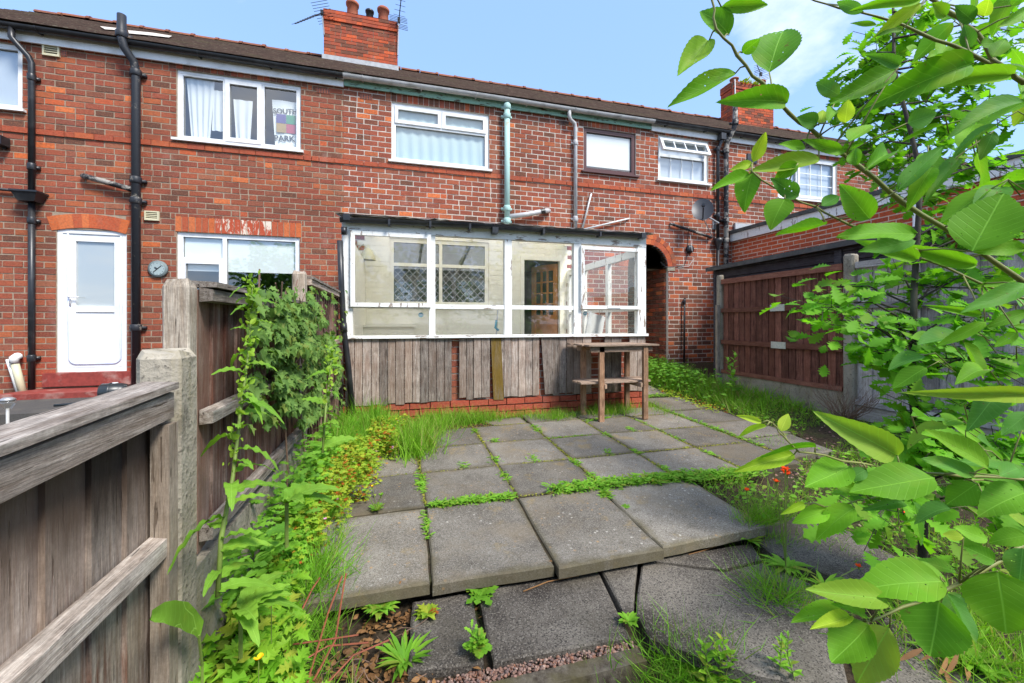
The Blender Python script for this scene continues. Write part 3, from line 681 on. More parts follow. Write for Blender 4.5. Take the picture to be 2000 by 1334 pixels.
# passage behind the arch
pas = MB(); y0, y1 = FY + .012, FY + 5
pas.quad((TX1 + .004, y0, 0), (TX1 + .004, y0, 2.4), (TX1 + .004, y1, 2.4), (TX1 + .004, y1, 0)); pas.quad((TX0 - .004, y0, 0), (TX0 - .004, y1, 0), (TX0 - .004, y1, 2.4), (TX0 - .004, y0, 2.4))
pv = [((TX0 + TX1) / 2 + (TR + .004) * math.cos(math.pi * k / 12), TSP + (TR + .004) * math.sin(math.pi * k / 12)) for k in range(13)]
for (a, b), (c, d) in zip(pv, pv[1:]): pas.quad((a, y0, b), (c, y0, d), (c, y1, d), (a, y1, b))
pas.quad((TX0, y1, 0), (TX1, y1, 0), (TX1, y1, 3), (TX0, y1, 3)); pas.quad((TX0, y0, .27), (TX1, y0, .27), (TX1, y1, .3), (TX0, y1, .3))
passage = pas.build('passage', M['mortar_m'], houses[2])
it = []
for a, b, p, q in brick_rows(FY + .06, FY + 2.4, .28, TSP, []):
    it.append(((TX1 - .014, (a + b) / 2, (p + q) / 2), (.05, b - a, q - p), rnd.choice(['brick', 'brick', 'brick_d', 'brick_d', 'brick_o']), 0))
lay(passage, it, 0)
# quoin return of the passage: a stone springer and a black air brick
bx('springer_stone', M['conc'], houses[2], TX1 - .02, TX1 + .16, FY - .012, FY + .05, TSP - .06, TSP + .02)

# rooms behind the windows
def room(parent, x0, x1, z0, z1, m='room', depth=2.2, mg=.5):
    mb = MB(); a, b, p, q = x0 - mg, x1 + mg, z0 - .7, z1 + .15; y0, y1 = FY + .26, FY + depth
    mb.quad((a, y1, p), (b, y1, p), (b, y1, q), (a, y1, q)); mb.quad((a, y0, p), (a, y1, p), (a, y1, q), (a, y0, q)); mb.quad((b, y0, p), (b, y0, q), (b, y1, q), (b, y1, p))
    mb.quad((a, y0, q), (a, y1, q), (b, y1, q), (b, y0, q)); mb.quad((a, y0, p), (b, y0, p), (b, y1, p), (a, y1, p))
    for (c, d, e, f) in ((a, x0, p, q), (x1, b, p, q), (x0, x1, p, z0), (x0, x1, z1, q)): mb.quad((c, y0, e), (d, y0, e), (d, y0, f), (c, y0, f))
    return mb.build('room', M[m], parent)
def ring(mb, x0, x1, z0, z1, t, y0, y1):
    mb.box(x0, x1, y0, y1, z0, z0 + t); mb.box(x0, x1, y0, y1, z1 - t, z1); mb.box(x0, x0 + t, y0, y1, z0 + t, z1 - t); mb.box(x1 - t, x1, y0, y1, z0 + t, z1 - t)
def window(parent, o, cells, mat='upvc', sill=True, ot=.04, glass='glass', y=FY + .03, bars=None, rm='room', sillm=None):
    x0, x1, z0, z1 = o; mb = MB(); ring(mb, x0, x1, z0, z1, ot, y, y + .07); cs = []
    ix0, ix1, iz0, iz1 = x0 + ot, x1 - ot, z0 + ot, z1 - ot
    for fa, fb, ga, gb, cas in cells:
        a, b = ix0 + (ix1 - ix0) * fa, ix0 + (ix1 - ix0) * fb; p, q = iz0 + (iz1 - iz0) * ga, iz0 + (iz1 - iz0) * gb
        t = .028; ring(mb, a, b, p, q, t, y + .004, y + .068); cs.append((a + t, b - t, p + t, q - t, cas))
    w = mb.build('window', M[mat], parent)
    for a, b, p, q, cas in cs:
        if cas == 'open': continue
        ya = y + .04
        if cas:
            m2 = MB(); ring(m2, a - .018, b + .018, p - .018, q + .018, .058, y - .018, y + .003); ring(m2, a, b, p, q, .04, y + .003, y + .05); m2.build('casement', M[mat], w); a, b, p, q = a + .04, b - .04, p + .04, q - .04; ya = y + .02
        MB().quad((a, ya, p), (b, ya, p), (b, ya, q), (a, ya, q)).build('pane', M[glass], w)
        m2 = MB(); ring(m2, a - .001, b + .001, p - .001, q + .001, .006, ya - .003, ya + .004); m2.build('gasket', M['black'], w)
        if bars:
            m2 = MB(); nx_, nz_ = bars
            for k in range(1, nx_): xx = a + (b - a) * k / nx_; m2.box(xx - .009, xx + .009, ya - .012, ya - .004, p, q)
            for k in range(1, nz_): zz = p + (q - p) * k / nz_; m2.box(a, b, ya - .0125, ya - .0045, zz - .009, zz + .009)
            m2.build('glazing_bars', M[mat], w)
    if sill: bx('sill', M[sillm or mat], w, x0 - .05, x1 + .05, y - .085, y + .03, z0 - .035, z0 - .001)
    if rm: room(w, x0, x1, z0, z1, rm)
    return w
def hanging(name, label, cat, x0, x1, z0, z1, y, m, folds=6, amp=.02, taper=0., slack=0.):
    n = 48; V = []; F = []
    for j in range(9):
        for i in range(n + 1):
            t = i / n; s_ = j / 8; x = x0 + (x1 - x0) * t; x = x + (x0 + x1 - 2 * x) * .5 * taper * (1 - s_)
            V.append((x, y + amp * math.sin(t * folds * 6.283 + .6 * math.sin(s_ * 3)) * (.4 + .6 * (1 - s_)), z0 + (z1 - z0) * s_ - slack * math.sin(t * 3.14) * (1 - s_)))
    for j in range(8):
        for i in range(n): a = j * (n + 1) + i; F.append((a, a + 1, a + n + 2, a + n + 1))
    c = ((x0 + x1) / 2, y, z0)
    o = link(name, tri_mesh(name, np.array(V), np.array(F), M[m], c, True), None, c); return tag(o, label, cat)
W = {}
W['w0'] = window(houses[0], wins['w0'], [(0, .5, 0, 1, False), (.5, 1, 0, 1, False)])
W['w1'] = window(houses[0], wins['w1'], [(0, .36, 0, 1, False), (.36, .68, 0, 1, True), (.68, 1, 0, 1, False)])
W['w2'] = window(houses[1], wins['w2'], [(0, 1, 0, .66, False), (0, .5, .66, 1, True), (.5, 1, .66, 1, True)])
W['w3'] = window(houses[1], wins['w3'], [(0, 1, 0, 1, False)], 'brownpl', ot=.05)
W['w4'] = window(houses[2], wins['w4'], [(0, 1, 0, .58, False), (0, 1, .58, 1, 'open')], bars=(4, 1))
W['w5'] = window(houses[2], wins['w5'], [(0, .32, 0, 1, False), (.32, 1, 0, 1, True)], bars=(3, 3))
W['w6'] = window(houses[3], wins['w6'], [(0, 1, 0, 1, False)])
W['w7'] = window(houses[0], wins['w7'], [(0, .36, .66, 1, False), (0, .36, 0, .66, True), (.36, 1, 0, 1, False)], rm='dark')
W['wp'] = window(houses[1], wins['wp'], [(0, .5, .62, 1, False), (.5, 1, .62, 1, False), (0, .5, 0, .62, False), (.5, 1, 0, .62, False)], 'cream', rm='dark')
# open top-hung vent of the cottage-bar window
x0, x1, z0, z1 = wins['w4']; zc = z0 + .04 + (z1 - z0 - .08) * .58; hz = z1 - .06; ln = hz - zc - .02
R_ = Matrix.Translation((0, FY + .01, hz)) @ Matrix.Rotation(rad(-24), 4, 'X')
vb = MB(); vb.box(x0 + .03, x1 - .03, -.02, .03, -ln, -ln + .055, R_); vb.box(x0 + .03, x1 - .03, -.02, .03, -.055, 0, R_); vb.box(x0 + .03, x0 + .085, -.02, .03, -ln + .055, -.055, R_); vb.box(x1 - .085, x1 - .03, -.02, .03, -ln + .055, -.055, R_)
for k in (1, 2, 3): xx = x0 + .085 + (x1 - x0 - .17) * k / 4; vb.box(xx - .009, xx + .009, -.01, .0, -ln + .055, -.055, R_)
vent = vb.build('opening_vent', M['upvc'], W['w4'])
MB().add([R_ @ Vector(p) for p in ((x0 + .085, .01, -ln + .055), (x1 - .085, .01, -ln + .055), (x1 - .085, .01, -.055), (x0 + .085, .01, -.055))], [(0, 1, 2, 3)]).build('pane', M['glass'], W['w4'])
# lead lattice on the porch-side window
x0, x1, z0, z1 = wins['wp']; mb = MB(); yl = FY + .063
for a, b in ((x0 + .07, (x0 + x1) / 2 - .03), ((x0 + x1) / 2 + .03, x1 - .07)):
    p, q = z0 + .07, z0 + .04 + (z1 - z0 - .08) * .62 - .03; H_, W_ = q - p, b - a; st = W_ / 6; sl_ = H_ / (W_ * .75)
    for k in range(-8, 16):
        for sg in (1, -1):
            pts = []
            for t in np.linspace(0, 1, 40):
                x = a + k * st + sg * H_ / sl_ * t
                if a <= x <= b: pts.append((x, p + H_ * t))
            if len(pts) > 1: (xa, za), (xb, zb) = pts[0], pts[-1]; mb.tube([(xa, yl, za), (xb, yl, zb)], .0055, 4)
mb.build('lead_lattice', M['lead'], W['wp'])
# things behind the glass
x0, x1, z0, z1 = wins['w1']; xw = x1 - x0
hanging('net_curtain', 'white gathered net curtain at the left of the three-light window', 'curtain', x0 + .08, x0 + xw * .27, z0 + .05, z1 - .05, FY + .105, 'net', 4, .018, .35)
hanging('hanging_shirt', 'white shirt hanging in the middle of the three-light window', 'shirt', x0 + xw * .26, x0 + xw * .34, z0 + .22, z1 - .2, FY + .1, 'net', 2, .012, -.3)
hanging('hanging_blouse', 'white blouse hanging behind the middle casement of the three-light window', 'blouse', x0 + xw * .42, x0 + xw * .58, z0 + .05, z1 - .3, FY + .1, 'net', 2, .015, .3)
tee = thing('printed_towel', 'white printed cloth with black letters hanging in the right light of the three-light window', 'towel', (x0 + xw * .86, FY + .2, z0 + .05))
n_ = 10; V = []; F = []
ta, tb, tz0, tz1 = x0 + xw * .735, x1 - .07, z0 + .06, z0 + .84
for j in range(7):
    for i in range(n_ + 1): t = i / n_; s_ = j / 6; V.append((ta + (tb - ta) * t + .05 * (1 - s_) * (1 - t), FY + .13 + .008 * math.sin(t * 7 + s_ * 2), tz0 + (tz1 - tz0) * s_))
for j in range(6):
    for i in range(n_): a = j * (n_ + 1) + i; F.append((a, a + 1, a + n_ + 2, a + n_ + 1))
link('cloth', tri_mesh('cloth', np.array(V), np.array(F), M['shirt'], wloc(tee), True), tee)
M['ink'] = plain('print_ink', (.06, .07, .08), .8)
def words(txt, x, z, size, y, parent, shear=0.):
    cu = bpy.data.curves.new('lettering', 'FONT'); cu.body = txt; cu.size = size; cu.align_x = 'CENTER'; cu.offset = size * .025
    ob = bpy.data.objects.new('tmp', cu); COL.objects.link(ob); dg = bpy.context.evaluated_depsgraph_get()
    me = bpy.data.meshes.new_from_object(ob.evaluated_get(dg)); bpy.data.objects.remove(ob); me.materials.clear(); me.materials.append(M['ink'])
    o = link('lettering', me, parent, Vector((x, y, z)) - wloc(parent)); o.rotation_euler = (rad(90), rad(shear), 0); return o
words('SOUTH', (ta + tb) / 2 + .015, tz0 + .57, .108, FY + .112, tee, -5); words('PARK', (ta + tb) / 2 + .0, tz0 + .12, .125, FY + .112, tee, -4)
for k, (c, dx, dz) in enumerate((((.12, .1, .3), 0, 1), ((.08, .3, .18), 1, 1), ((.45, .3, .12), 0, 0), ((.5, .1, .14), 1, 0))):
    mm = plain('print_block', c, .8); a = ta + .07 + dx * .145; b = tz0 + .255 + dz * .15
    bx('print_block', mm, tee, a, a + .14, FY + .113, FY + .116, b, b + .145)
x0, x1, z0, z1 = wins['w2']; hanging('sheer_curtain', 'grey-green curtain filling the wide white upstairs window above the porch', 'curtain', x0 + .06, x1 - .06, z0 + .05, z1 - .05, FY + .1, 'curt_g', 9, .012)
def sheet(name, label, cat, x0, x1, z0, z1, y, m):
    c = ((x0 + x1) / 2, y, z0); o = MB().box(x0, x1, y, y + .004, z0, z1).build(name, M[m], None, loc=c); return tag(o, label, cat)
x0, x1, z0, z1 = wins['w3']; sheet('roller_blind', 'white blind behind the brown-framed upstairs window', 'blind', x0 + .06, x1 - .06, z0 + .13, z1 - .06, FY + .082, 'frostw')
x0, x1, z0, z1 = wins['w7']; sheet('roller_blind', 'half lowered white blind in the ground floor window by the clock', 'blind', x0 + .06, x1 - .06, z0 + (z1 - z0) * .5, z1 - .06, FY + .085, 'blind')
x0, x1, z0, z1 = wins['w0']; sheet('frosted_screen', 'blue-grey screen behind the upstairs window at the left edge', 'screen', x0 + .05, x1 - .05, z0 + .05, z1 - .05, FY + .085, 'frost')
x0, x1, z0, z1 = wins['w4']; sheet('window_blind', 'grey blind behind the small window with the open vent', 'blind', x0 + .05, x1 - .05, z0 + .05, z1 - .05, FY + .1, 'frost')
x0, x1, z0, z1 = wins['w5']; sheet('window_blind', 'pale blind behind the barred window above the flat roof', 'blind', x0 + .05, x1 - .05, z0 + .05, z1 - .05, FY + .1, 'frost')
tag(MB().lathe((wins['w4'][0] + .82, FY + .15, wins['w4'][2] + .05), [(.04, 0), (.045, .02), (.04, .12), (.016, .16), (.014, .2), (0, .2)], 10).build('bottle', M['upvc'], None, True), 'small white bottle on the sill of the small barred window', 'bottle')
# back door of the left house
x0, x1, z0, z1 = door0; mb = MB(); ring(mb, x0, x1, z0, z1, .06, FY + .02, FY + .1); df = mb.build('door_frame', M['upvc'], houses[0])
a, b, p, q = x0 + .1, x1 - .065, z0 + .065, z1 - .065
bx('door_jamb', M['upvc'], df, x0 + .061, x0 + .099, FY + .03, FY + .1, z0 + .062, z1 - .062)
mb = MB(); zm = p + (q - p) * .44; ring(mb, a, b, p, q, .1, FY + .035, FY + .09); mb.box(a + .1, b - .1, FY + .035, FY + .09, zm - .045, zm + .045)
door = mb.build('door', M['upvc'], houses[0])
bx('door_panel', M['upvc'], door, a + .1, b - .1, FY + .052, FY + .08, p + .1, zm - .045)
MB().quad((a + .1, FY + .055, zm + .045), (b - .1, FY + .055, zm + .045), (b - .1, FY + .055, q - .1), (a + .1, FY + .055, q - .1)).build('pane', M['glass'], door)
bx('screen', M['netgrey'], door, a + .09, b - .09, FY + .066, FY + .07, zm + .04, q - .09)
hd = MB(); hd.box(a + .02, a + .05, FY + .022, FY + .036, zm + .04, zm + .26); hd.tube([(a + .035, FY + .03, zm + .17), (a + .035, FY - .01, zm + .17), (a + .16, FY - .012, zm + .165)], .009, 8); hd.build('handle', M['upvc'], door, True)
tp = MB(); rr = .09; pts = [(a + .015, q + .01)]; pts += [(a + .015 + .01, p + .45)]
for k in range(7): th = math.pi + math.pi / 2 * k / 6; pts.append((a + .03 + rr + rr * math.cos(th), p + .05 + rr + rr * math.sin(th)))
for k in range(7): th = 1.5 * math.pi + math.pi / 2 * k / 6; pts.append((b - .02 - rr + rr * math.cos(th), p + .05 + rr + rr * math.sin(th)))
pts.append((b - .015, q))
tp.tube([(x, FY + .03, z) for x, z in pts], .013, 6); tp.build('zip_tape', plain('zip_tape', (.62, .68, .85), .4), door, True)
room(door, x0, x1, z0, z1, 'room')
# red painted threshold and step
st = MB(); st.box(x0 - .12, x1 + .1, FY - .06, FY + .1, .3, z0 - .002); st.build('threshold', M['redstep'], houses[0])
fs = MB(); fs.poly([(-5.05, 6.78, .18), (-3.3, 6.78, .18), (-3.3, 7.295, .18), (-4.9, 7.295, .18)], (0, 0, .09)); o = fs.build('doorstep', M['redstep'], houses[0])

# eaves, gutters, roofs
def gutter(parent, x0, x1, z, m, y=FY - .13, r=.058, sq=False):
    mb = MB(); n = 9; N = max(2, int((x1 - x0) / .5)); vs = []; fs = []
    for i in range(N + 1):
        x = x0 + (x1 - x0) * i / N
        for rr in (r, r - .004):
            for k in range(n): th = math.pi + math.pi * k / (n - 1); vs.append((x, y + rr * math.cos(th), z + rr * math.sin(th) + .006 * math.sin(x * 1.3)))
    for i in range(N):
        for s_ in (0, n):
            for k in range(n - 1): a = i * 2 * n + s_ + k; fs.append((a, a + 1, a + 2 * n + 1, a + 2 * n))
    mb.add(vs, fs); gt = mb.build('gutter', M[m], parent, True)
    k = x0 + .3
    while k < x1:
        c = MB(); c.tube([(k, y + (r + .004) * math.cos(t), z + (r + .004) * math.sin(t)) for t in np.linspace(math.pi, 2 * math.pi, 9)], .007, 6); c.box(k - .012, k + .012, y + r - .01, FY - .03, z - .05, z - .02); c.build('gutter_bracket', M[m], gt); k += .95
    return gt
EZ = 5.215
for i, (x0, x1, fm, gm) in enumerate(((HX[0], HX[1], 'fascia', 'black'), (HX[1], HX[2], 'teal_peel', 'greypl'), (HX[2], HX[3], 'fascia', 'black'), (HX[3], HX[4], 'fascia', 'whitepl'))):
    h = houses[i]; lo = 5.09 if i != 1 else 5.115
    bx('fascia', M[fm], h, x0 + .003, x1 - .003, FY - .05, FY - .03, lo, 5.285)
    bx('soffit', M[fm if i != 1 else 'clad'], h, x0 + .003, x1 - .003, FY - .029, FY + .012, lo + .012, lo + .028)
    gutter(h, x0, x1, EZ + .035, gm)
    # roof: overlapping courses of small tiles
    ye, ze, yr, zr = FY - .2, 5.27, 10.42, 7.40; nr = 38; V = []; F = []; nxs = int((x1 - x0) / .165); nv = 0
    for r in range(nr):
        t0, t1 = r / nr, (r + 1.12) / nr; off = (r % 2) * .082
        xs = np.linspace(x0, x1, nxs + 1)
        xs = np.clip(xs + off, x0, x1); lift = npr.uniform(0, .007, nxs + 1) + .006 * np.sin(xs * .9 + r * .13)
        for x, l in zip(xs, lift):
            ya, za = ye + (yr - ye) * t0, ze + (zr - ze) * t0; yb, zb = ye + (yr - ye) * min(t1, 1), ze + (zr - ze) * min(t1, 1)
            V += [(x, ya, za - .004 + l), (x, ya, za + .014 + l), (x, yb, zb + l * .3)]
        for k in range(nxs):
            a = nv + 3 * k; F += [(a, a + 3, a + 4, a + 1), (a + 1, a + 4, a + 5, a + 2)]
        nv += 3 * (nxs + 1)
    b0 = len(V); V += [(x0, yr, zr), (x1, yr, zr), (x1, 13.7, 5.3), (x0, 13.7, 5.3)]; F.append((b0, b0 + 1, b0 + 2, b0 + 3))
    roof = link('roof', tri_mesh('roof', np.array(V), np.array(F), M['tile'], wloc(h)), h)
    x = x0 + .02
    while x < min(x1, 13.4):
        if x > -7.1:
            mb = MB(); n = 8; L = .44; tilt = rnd.uniform(-.012, .012)
            for (xa, xb, rr) in ((x, x + L - .06, .105), (x + L - .06, x + L, .125)):
                vs = []; fs_ = []
                for xx in (xa, xb):
                    for k in range(n): th = math.pi * k / (n - 1); vs.append((xx, yr - rr * math.cos(th), zr - .03 + rr * .75 * math.sin(th) + tilt))
                fs_ = [(k, k + 1, n + k + 1, n + k) for k in range(n - 1)] + [tuple(range(n - 1, -1, -1)), tuple(range(n, 2 * n))]; mb.add(vs, fs_)
            mb.build('ridge_tile', M['ridge'], roof)
        x += .455
    if i == 0:
        def on_roof(px, py):
            x_, y_, z_ = ray(px, py); sl2 = (zr - ze) / (yr - ye); t_ = (ze + .035 - E - sl2 * ye) / (z_ - sl2 * y_); return (x_ * t_, y_ * t_, E + z_ * t_)
        for pg_ in ([(195, 51), (232, 55), (236, 59), (205, 57)], [(250, 59), (300, 64), (336, 70), (330, 73), (285, 68), (252, 65)]): MB().add([on_roof(*p) for p in pg_], [tuple(range(len(pg_)))]).build('mortar_repair', M['mortar_m'], roof)
# chimneys
def chimney(parent, x0, x1, y0, y1, z0, z1, m, pots, crs=.076, bp=.228):
    core = MB().box(x0 + .01, x1 - .01, y0 + .01, y1 - .01, z0 - .6, z1 - .02).build('chimney', M['mortar_l'], parent)
    front = []; side = []
    for a, b, p, q in brick_rows(x0, x1, z0 - .1, z1, [], crs, bp, .01, .05):
        ex = .025 if p > z1 - 3.2 * crs else 0
        front.append((((a + b) / 2, y0 + .025 - ex, (p + q) / 2), (b - a + (ex * .4), .05, q - p), 'brick_d' if rnd.random() < .16 else rnd.choice(m), 1))
    for xx in ((x0 + .02), (x1 - .02)):
        for a, b, p, q in brick_rows(y0 + .055, y1, z0 - .1, z1, [], crs, bp, .01, .05):
            ex = .025 if p > z1 - 3.2 * crs else 0
            side.append(((xx + (-ex if xx < (x0 + x1) / 2 else ex), (a + b) / 2, (p + q) / 2), (.05, b - a, q - p), rnd.choice(m), 1))
    lay(core, front + side, 300) if False else (lay(core, front, 300), lay(core, side, 0))
    for x, r, h, pm in pots:
        MB().lathe((x, y0 + .17, z1 - .03), [(r, 0), (r * .92, h * .8), (r * 1.12, h * .82), (r * 1.16, h * .95), (r * 1.02, h), (r * .8, h), (r * .78, h * .4)], 16).build('chimney_pot', M[pm], core, True)
    MB().poly([(x0 - .03, y0 - .03, z0 - .09), (x1 + .03, y0 - .03, z0 - .09), (x1 + .03, y0 - .03, z0 + .03), (x0 - .03, y0 - .03, z0 + .03)], (0, .025, 0)).build('lead_flashing', M['lead'], core)
    return core
c0 = atY(632, 112, 9.8); c1 = atY(776, 133, 9.8); zt = atY(632, 17, 9.8).z
ch1 = chimney(houses[0], c0.x, c1.x, 9.8, 10.5, c0.z + .03, zt, ['brick_s', 'brick_n', 'brick_s', 'brick_p', 'brick'], [(c0.x + .58, .125, .4, 'terracotta'), (c0.x + .95, .085, .3, 'black'), (c0.x + 1.25, .12, .4, 'terracotta')])
d0 = atY(1432, 245, 9.8); d1 = atY(1511, 243, 9.8); zt2 = atY(1432, 158, 9.8).z
ch2 = chimney(houses[2], d0.x, d1.x, 9.8, 10.28, 6.95 - .25, zt2, ['brick_s', 'brick_n', 'brick'], [(d0.x + .2, .11, .22, 'terracotta'), (d0.x + 1.2, .11, .3, 'terracotta')])
# rest of the stack's coping: plants grow on the second chimney (built with the vegetation)

# pipes
def pipe(parent, pts, r, m, collars=(), name='drainpipe', cr=1.3, ch=.05, brk=True):
    o = MB().tube(pts, r, 12).build(name, M[m], parent, True)
    for c in collars:
        mb = MB(); c = Vector(c); mb.tube([c + Vector((0, 0, -ch)), c + Vector((0, 0, -ch + .012)), c + Vector((0, 0, ch - .012)), c + Vector((0, 0, ch))], [r * 1.12, r * cr, r * cr, r * 1.12], 12)
        if brk: mb.box(c.x - r * 1.9, c.x + r * 1.9, c.y + r * .6, c.y + r * 1.5, c.z - .02, c.z + .02)
        mb.build('collar', M[m], o, True)
    return o
def F_(px, py, out=.08): return atY(px, py, FY - out)
h0, h1, h2 = houses[0], houses[1], houses[2]
yg = FY - .13
x = F_(60, 400).x
pipe(h0, [(x - .17, yg, EZ - .01), (x - .17, yg, EZ - .14), (x - .13, yg + .01, EZ - .2), (x - .03, FY - .07, EZ - .34), (x, FY - .065, EZ - .42), (x, FY - .065, F_(60, 372).z)], .036, 'black', [(x, FY - .065, F_(60, y_).z) for y_ in (150, 325)])
hz = F_(60, 378).z
hp = MB(); hp.add([(x - .14, FY - .2, hz), (x + .14, FY - .2, hz), (x + .14, FY - .002, hz), (x - .14, FY - .002, hz), (x - .09, FY - .16, hz - .12), (x + .09, FY - .16, hz - .12), (x + .09, FY - .01, hz - .12), (x - .09, FY - .01, hz - .12)], [(0, 1, 5, 4), (1, 2, 6, 5), (2, 3, 7, 6), (3, 0, 4, 7), (4, 5, 6, 7)]); hp.box(x - .15, x + .15, FY - .21, FY - .003, hz - .003, hz + .02); hp.build('hopper', M['black'], h0)
pipe(h0, [(x - .9, FY - .05, hz + .06), (x - .1, FY - .05, hz + .03)], .02, 'iron', name='waste_pipe')
pipe(h0, [(x, FY - .065, hz - .1), (x, FY - .065, .22)], .036, 'black', [(x, FY - .065, F_(60, y_).z) for y_ in (430, 700)])
x = F_(266, 400).x; xt = atY(243, 60, FY - .14).x
pipe(h0, [(xt, FY - .2, atY(243, 30, FY - .2).z), (xt, FY - .2, atY(245, 75, FY - .2).z), (xt + .02, FY - .19, atY(246, 92, FY - .2).z), (x - .02, FY - .1, F_(264, 122).z), (x, FY - .085, F_(265, 140).z), (x, FY - .085, .22)], .053, 'iron', [(x, FY - .085, F_(266, y_).z) for y_ in (143, 352, 392, 640)] + [(xt, FY - .2, atY(243, 68, FY - .2).z)], name='soil_pipe')
pipe(h0, [(F_(157, 342).x, FY - .02, F_(157, 341).z), (F_(165, 345).x, FY - .08, F_(165, 344).z), (x, FY - .085, F_(262, 372).z)], .038, 'iron2', name='branch_pipe')
x = F_(990, 400).x
pipe(h1, [(x, FY - .1, F_(990, 203).z), (x, FY - .1, F_(990, 445).z)], .052, 'teal', [(x, FY - .1, F_(990, y_).z) for y_ in (228, 408, 432)] + [(x, FY - .1, F_(990, 210).z)], name='soil_pipe')
bp_ = pipe(h1, [(x + .03, FY - .1, F_(996, 424).z), (F_(1030, 419).x, FY - .1, F_(1030, 419).z), (F_(1066, 412).x, FY - .1, F_(1066, 412).z), (F_(1074, 410).x, FY - .02, F_(1074, 410).z)], .045, 'greypl', name='branch_pipe')
MB().tube([(F_(1055, 414).x, FY - .1, F_(1055, 414).z), (F_(1063, 412).x, FY - .1, F_(1063, 412.5).z)], .052, 12).build('rubber_sleeve', M['black'], bp_)
x = F_(1125, 400).x; xa = atY(1112, 215, yg).x
pipe(h1, [(xa, yg, EZ + .0), (xa, yg, EZ - .12), (xa + .03, yg + .01, EZ - .18), (x - .02, FY - .06, F_(1124, 240).z), (x, FY - .055, F_(1125, 250).z), (x, FY - .055, F_(1125, 446).z)], .036, 'greypl', [(x, FY - .055, F_(1125, y_).z) for y_ in (278, 427)])
pipe(h1, [F_(1155, 379, .01), F_(1154, 381, .05), F_(1138, 446, .05)], .017, 'whitepl', name='waste_pipe')
pipe(h1, [F_(1228, 427, .01), F_(1224, 428, .05), F_(1140, 448, .05)], .017, 'whitepl', name='waste_pipe')
x = F_(1403, 400).x; xa = atY(1410, 255, yg).x
pipe(h2, [(xa, yg, EZ), (xa, yg, EZ - .14), (x, FY - .065, EZ - .36), (x, FY - .065, F_(1402, 468).z)], .034, 'black', [(x, FY - .065, F_(1402, y_).z) for y_ in (290, 420)])
bx('rainwater_head', M['black'], h2, xa - .06, xa + .06, yg - .06, yg + .06, EZ - .16, EZ - .03)
hz = F_(1402, 466).z; mb = MB(); mb.lathe((x, FY - .075, hz - .22), [(.04, 0), (.045, .06), (.09, .16), (.095, .22), (.085, .22), (.03, .1)], 14); mb.build('hopper', M['black'], h2, True)
pipe(h2, [(x, FY - .065, hz - .18), (x, FY - .065, .3)], .034, 'black')
pipe(h2, [F_(1309, 437, .01), F_(1313, 438, .06), F_(1390, 464, .06)], .028, 'iron2', name='waste_pipe')
x = F_(1418, 400).x; xt = atY(1436, 210, FY - .2).x
pipe(h2, [(xt, FY - .2, atY(1436, 200, FY - .2).z), (xt, FY - .2, atY(1436, 243, FY - .2).z), (xt - .03, FY - .18, atY(1434, 252, FY - .2).z), (x + .03, FY - .09, F_(1421, 276).z), (x, FY - .08, F_(1418, 290).z), (x, FY - .08, .3)], .05, 'iron2', [(x, FY - .08, F_(1418, y_).z) for y_ in (295, 430, 470)] + [(xt, FY - .2, atY(1436, 240, FY - .2).z)], name='soil_pipe')
pipe(h2, [F_(1338, 583, .01), F_(1337, 585, .05), F_(1336, 716, .05)], .02, 'black', [F_(1337, 590, .05)], name='condensate_pipe')
pipe(h2, [F_(1336, 714, .06), F_(1398, 716, .06)], .03, 'black', name='drain_run')
mb = MB(); cpt = F_(1349, 486, .05); mb.tube([cpt + Vector((0, .05, 0)), cpt, cpt + Vector((0, -.02, 0))], [.085, .085, .06], 14); mb.build('flue_terminal', M['black'], h2, True)
# cables on the wall
def cable(parent, pts, r=.006, m='black', name='cable'): return MB().tube(pts, r, 5).build(name, M[m], parent)
cable(h2, [F_(1344, 430, .02), F_(1344, 470, .012), F_(1341, 505, .012), F_(1337, 518, .012), F_(1318, 521, .012), F_(1300, 521, .02), F_(1290, 512, .02)])
cable(h2, [F_(1347, 450, .012), F_(1352, 490, .11), F_(1356, 505, .02), F_(1345, 520, .015), F_(1325, 522, .012)], .004, 'whitepl')
# vents and air bricks
def airbrick(parent, px, py, w=.2, h=.075, m='terracotta', y=FY - .006):
    c = F_(px, py, 0); mb = MB(); o = bx('air_brick', M[m], parent, c.x - w / 2, c.x + w / 2, y, FY + .03, c.z - h / 2, c.z + h / 2)
    for i in range(5):
        for j in range(3): mb.box(c.x - w / 2 + w * (i + .22) / 5, c.x - w / 2 + w * (i + .78) / 5, y - .0015, y + .003, c.z - h / 2 + h * (j + .22) / 3, c.z - h / 2 + h * (j + .78) / 3)
    mb.build('vent_holes', M['black'], o); return o
airbrick(h1, 632, 178); airbrick(h1, 715, 190); airbrick(h1, 1101, 240, m='brick_d'); airbrick(h0, 122, 104, .1); airbrick(h2, 1468, 310, .26, .2, 'black', FY - .02); airbrick(h2, 1280, 706, .2, .09, 'black')
def vent(parent, px, py, w, h):
    c = F_(px, py, 0); mb = MB(); ring(mb, c.x - w / 2, c.x + w / 2, c.z - h / 2, c.z + h / 2, .02, FY - .03, FY + .01)
    for k in range(4): z = c.z - h / 2 + .02 + (h - .04) * k / 4; mb.add([(c.x - w / 2 + .02, FY - .005, z + (h - .04) / 4), (c.x + w / 2 - .02, FY - .005, z + (h - .04) / 4), (c.x + w / 2 - .02, FY - .028, z), (c.x - w / 2 + .02, FY - .028, z)], [(0, 1, 2, 3)])
    mb.build('vent', M['creampl'], parent)
vent(h0, 102, 100, .19, .16); vent(h0, 298, 422, .18, .14)
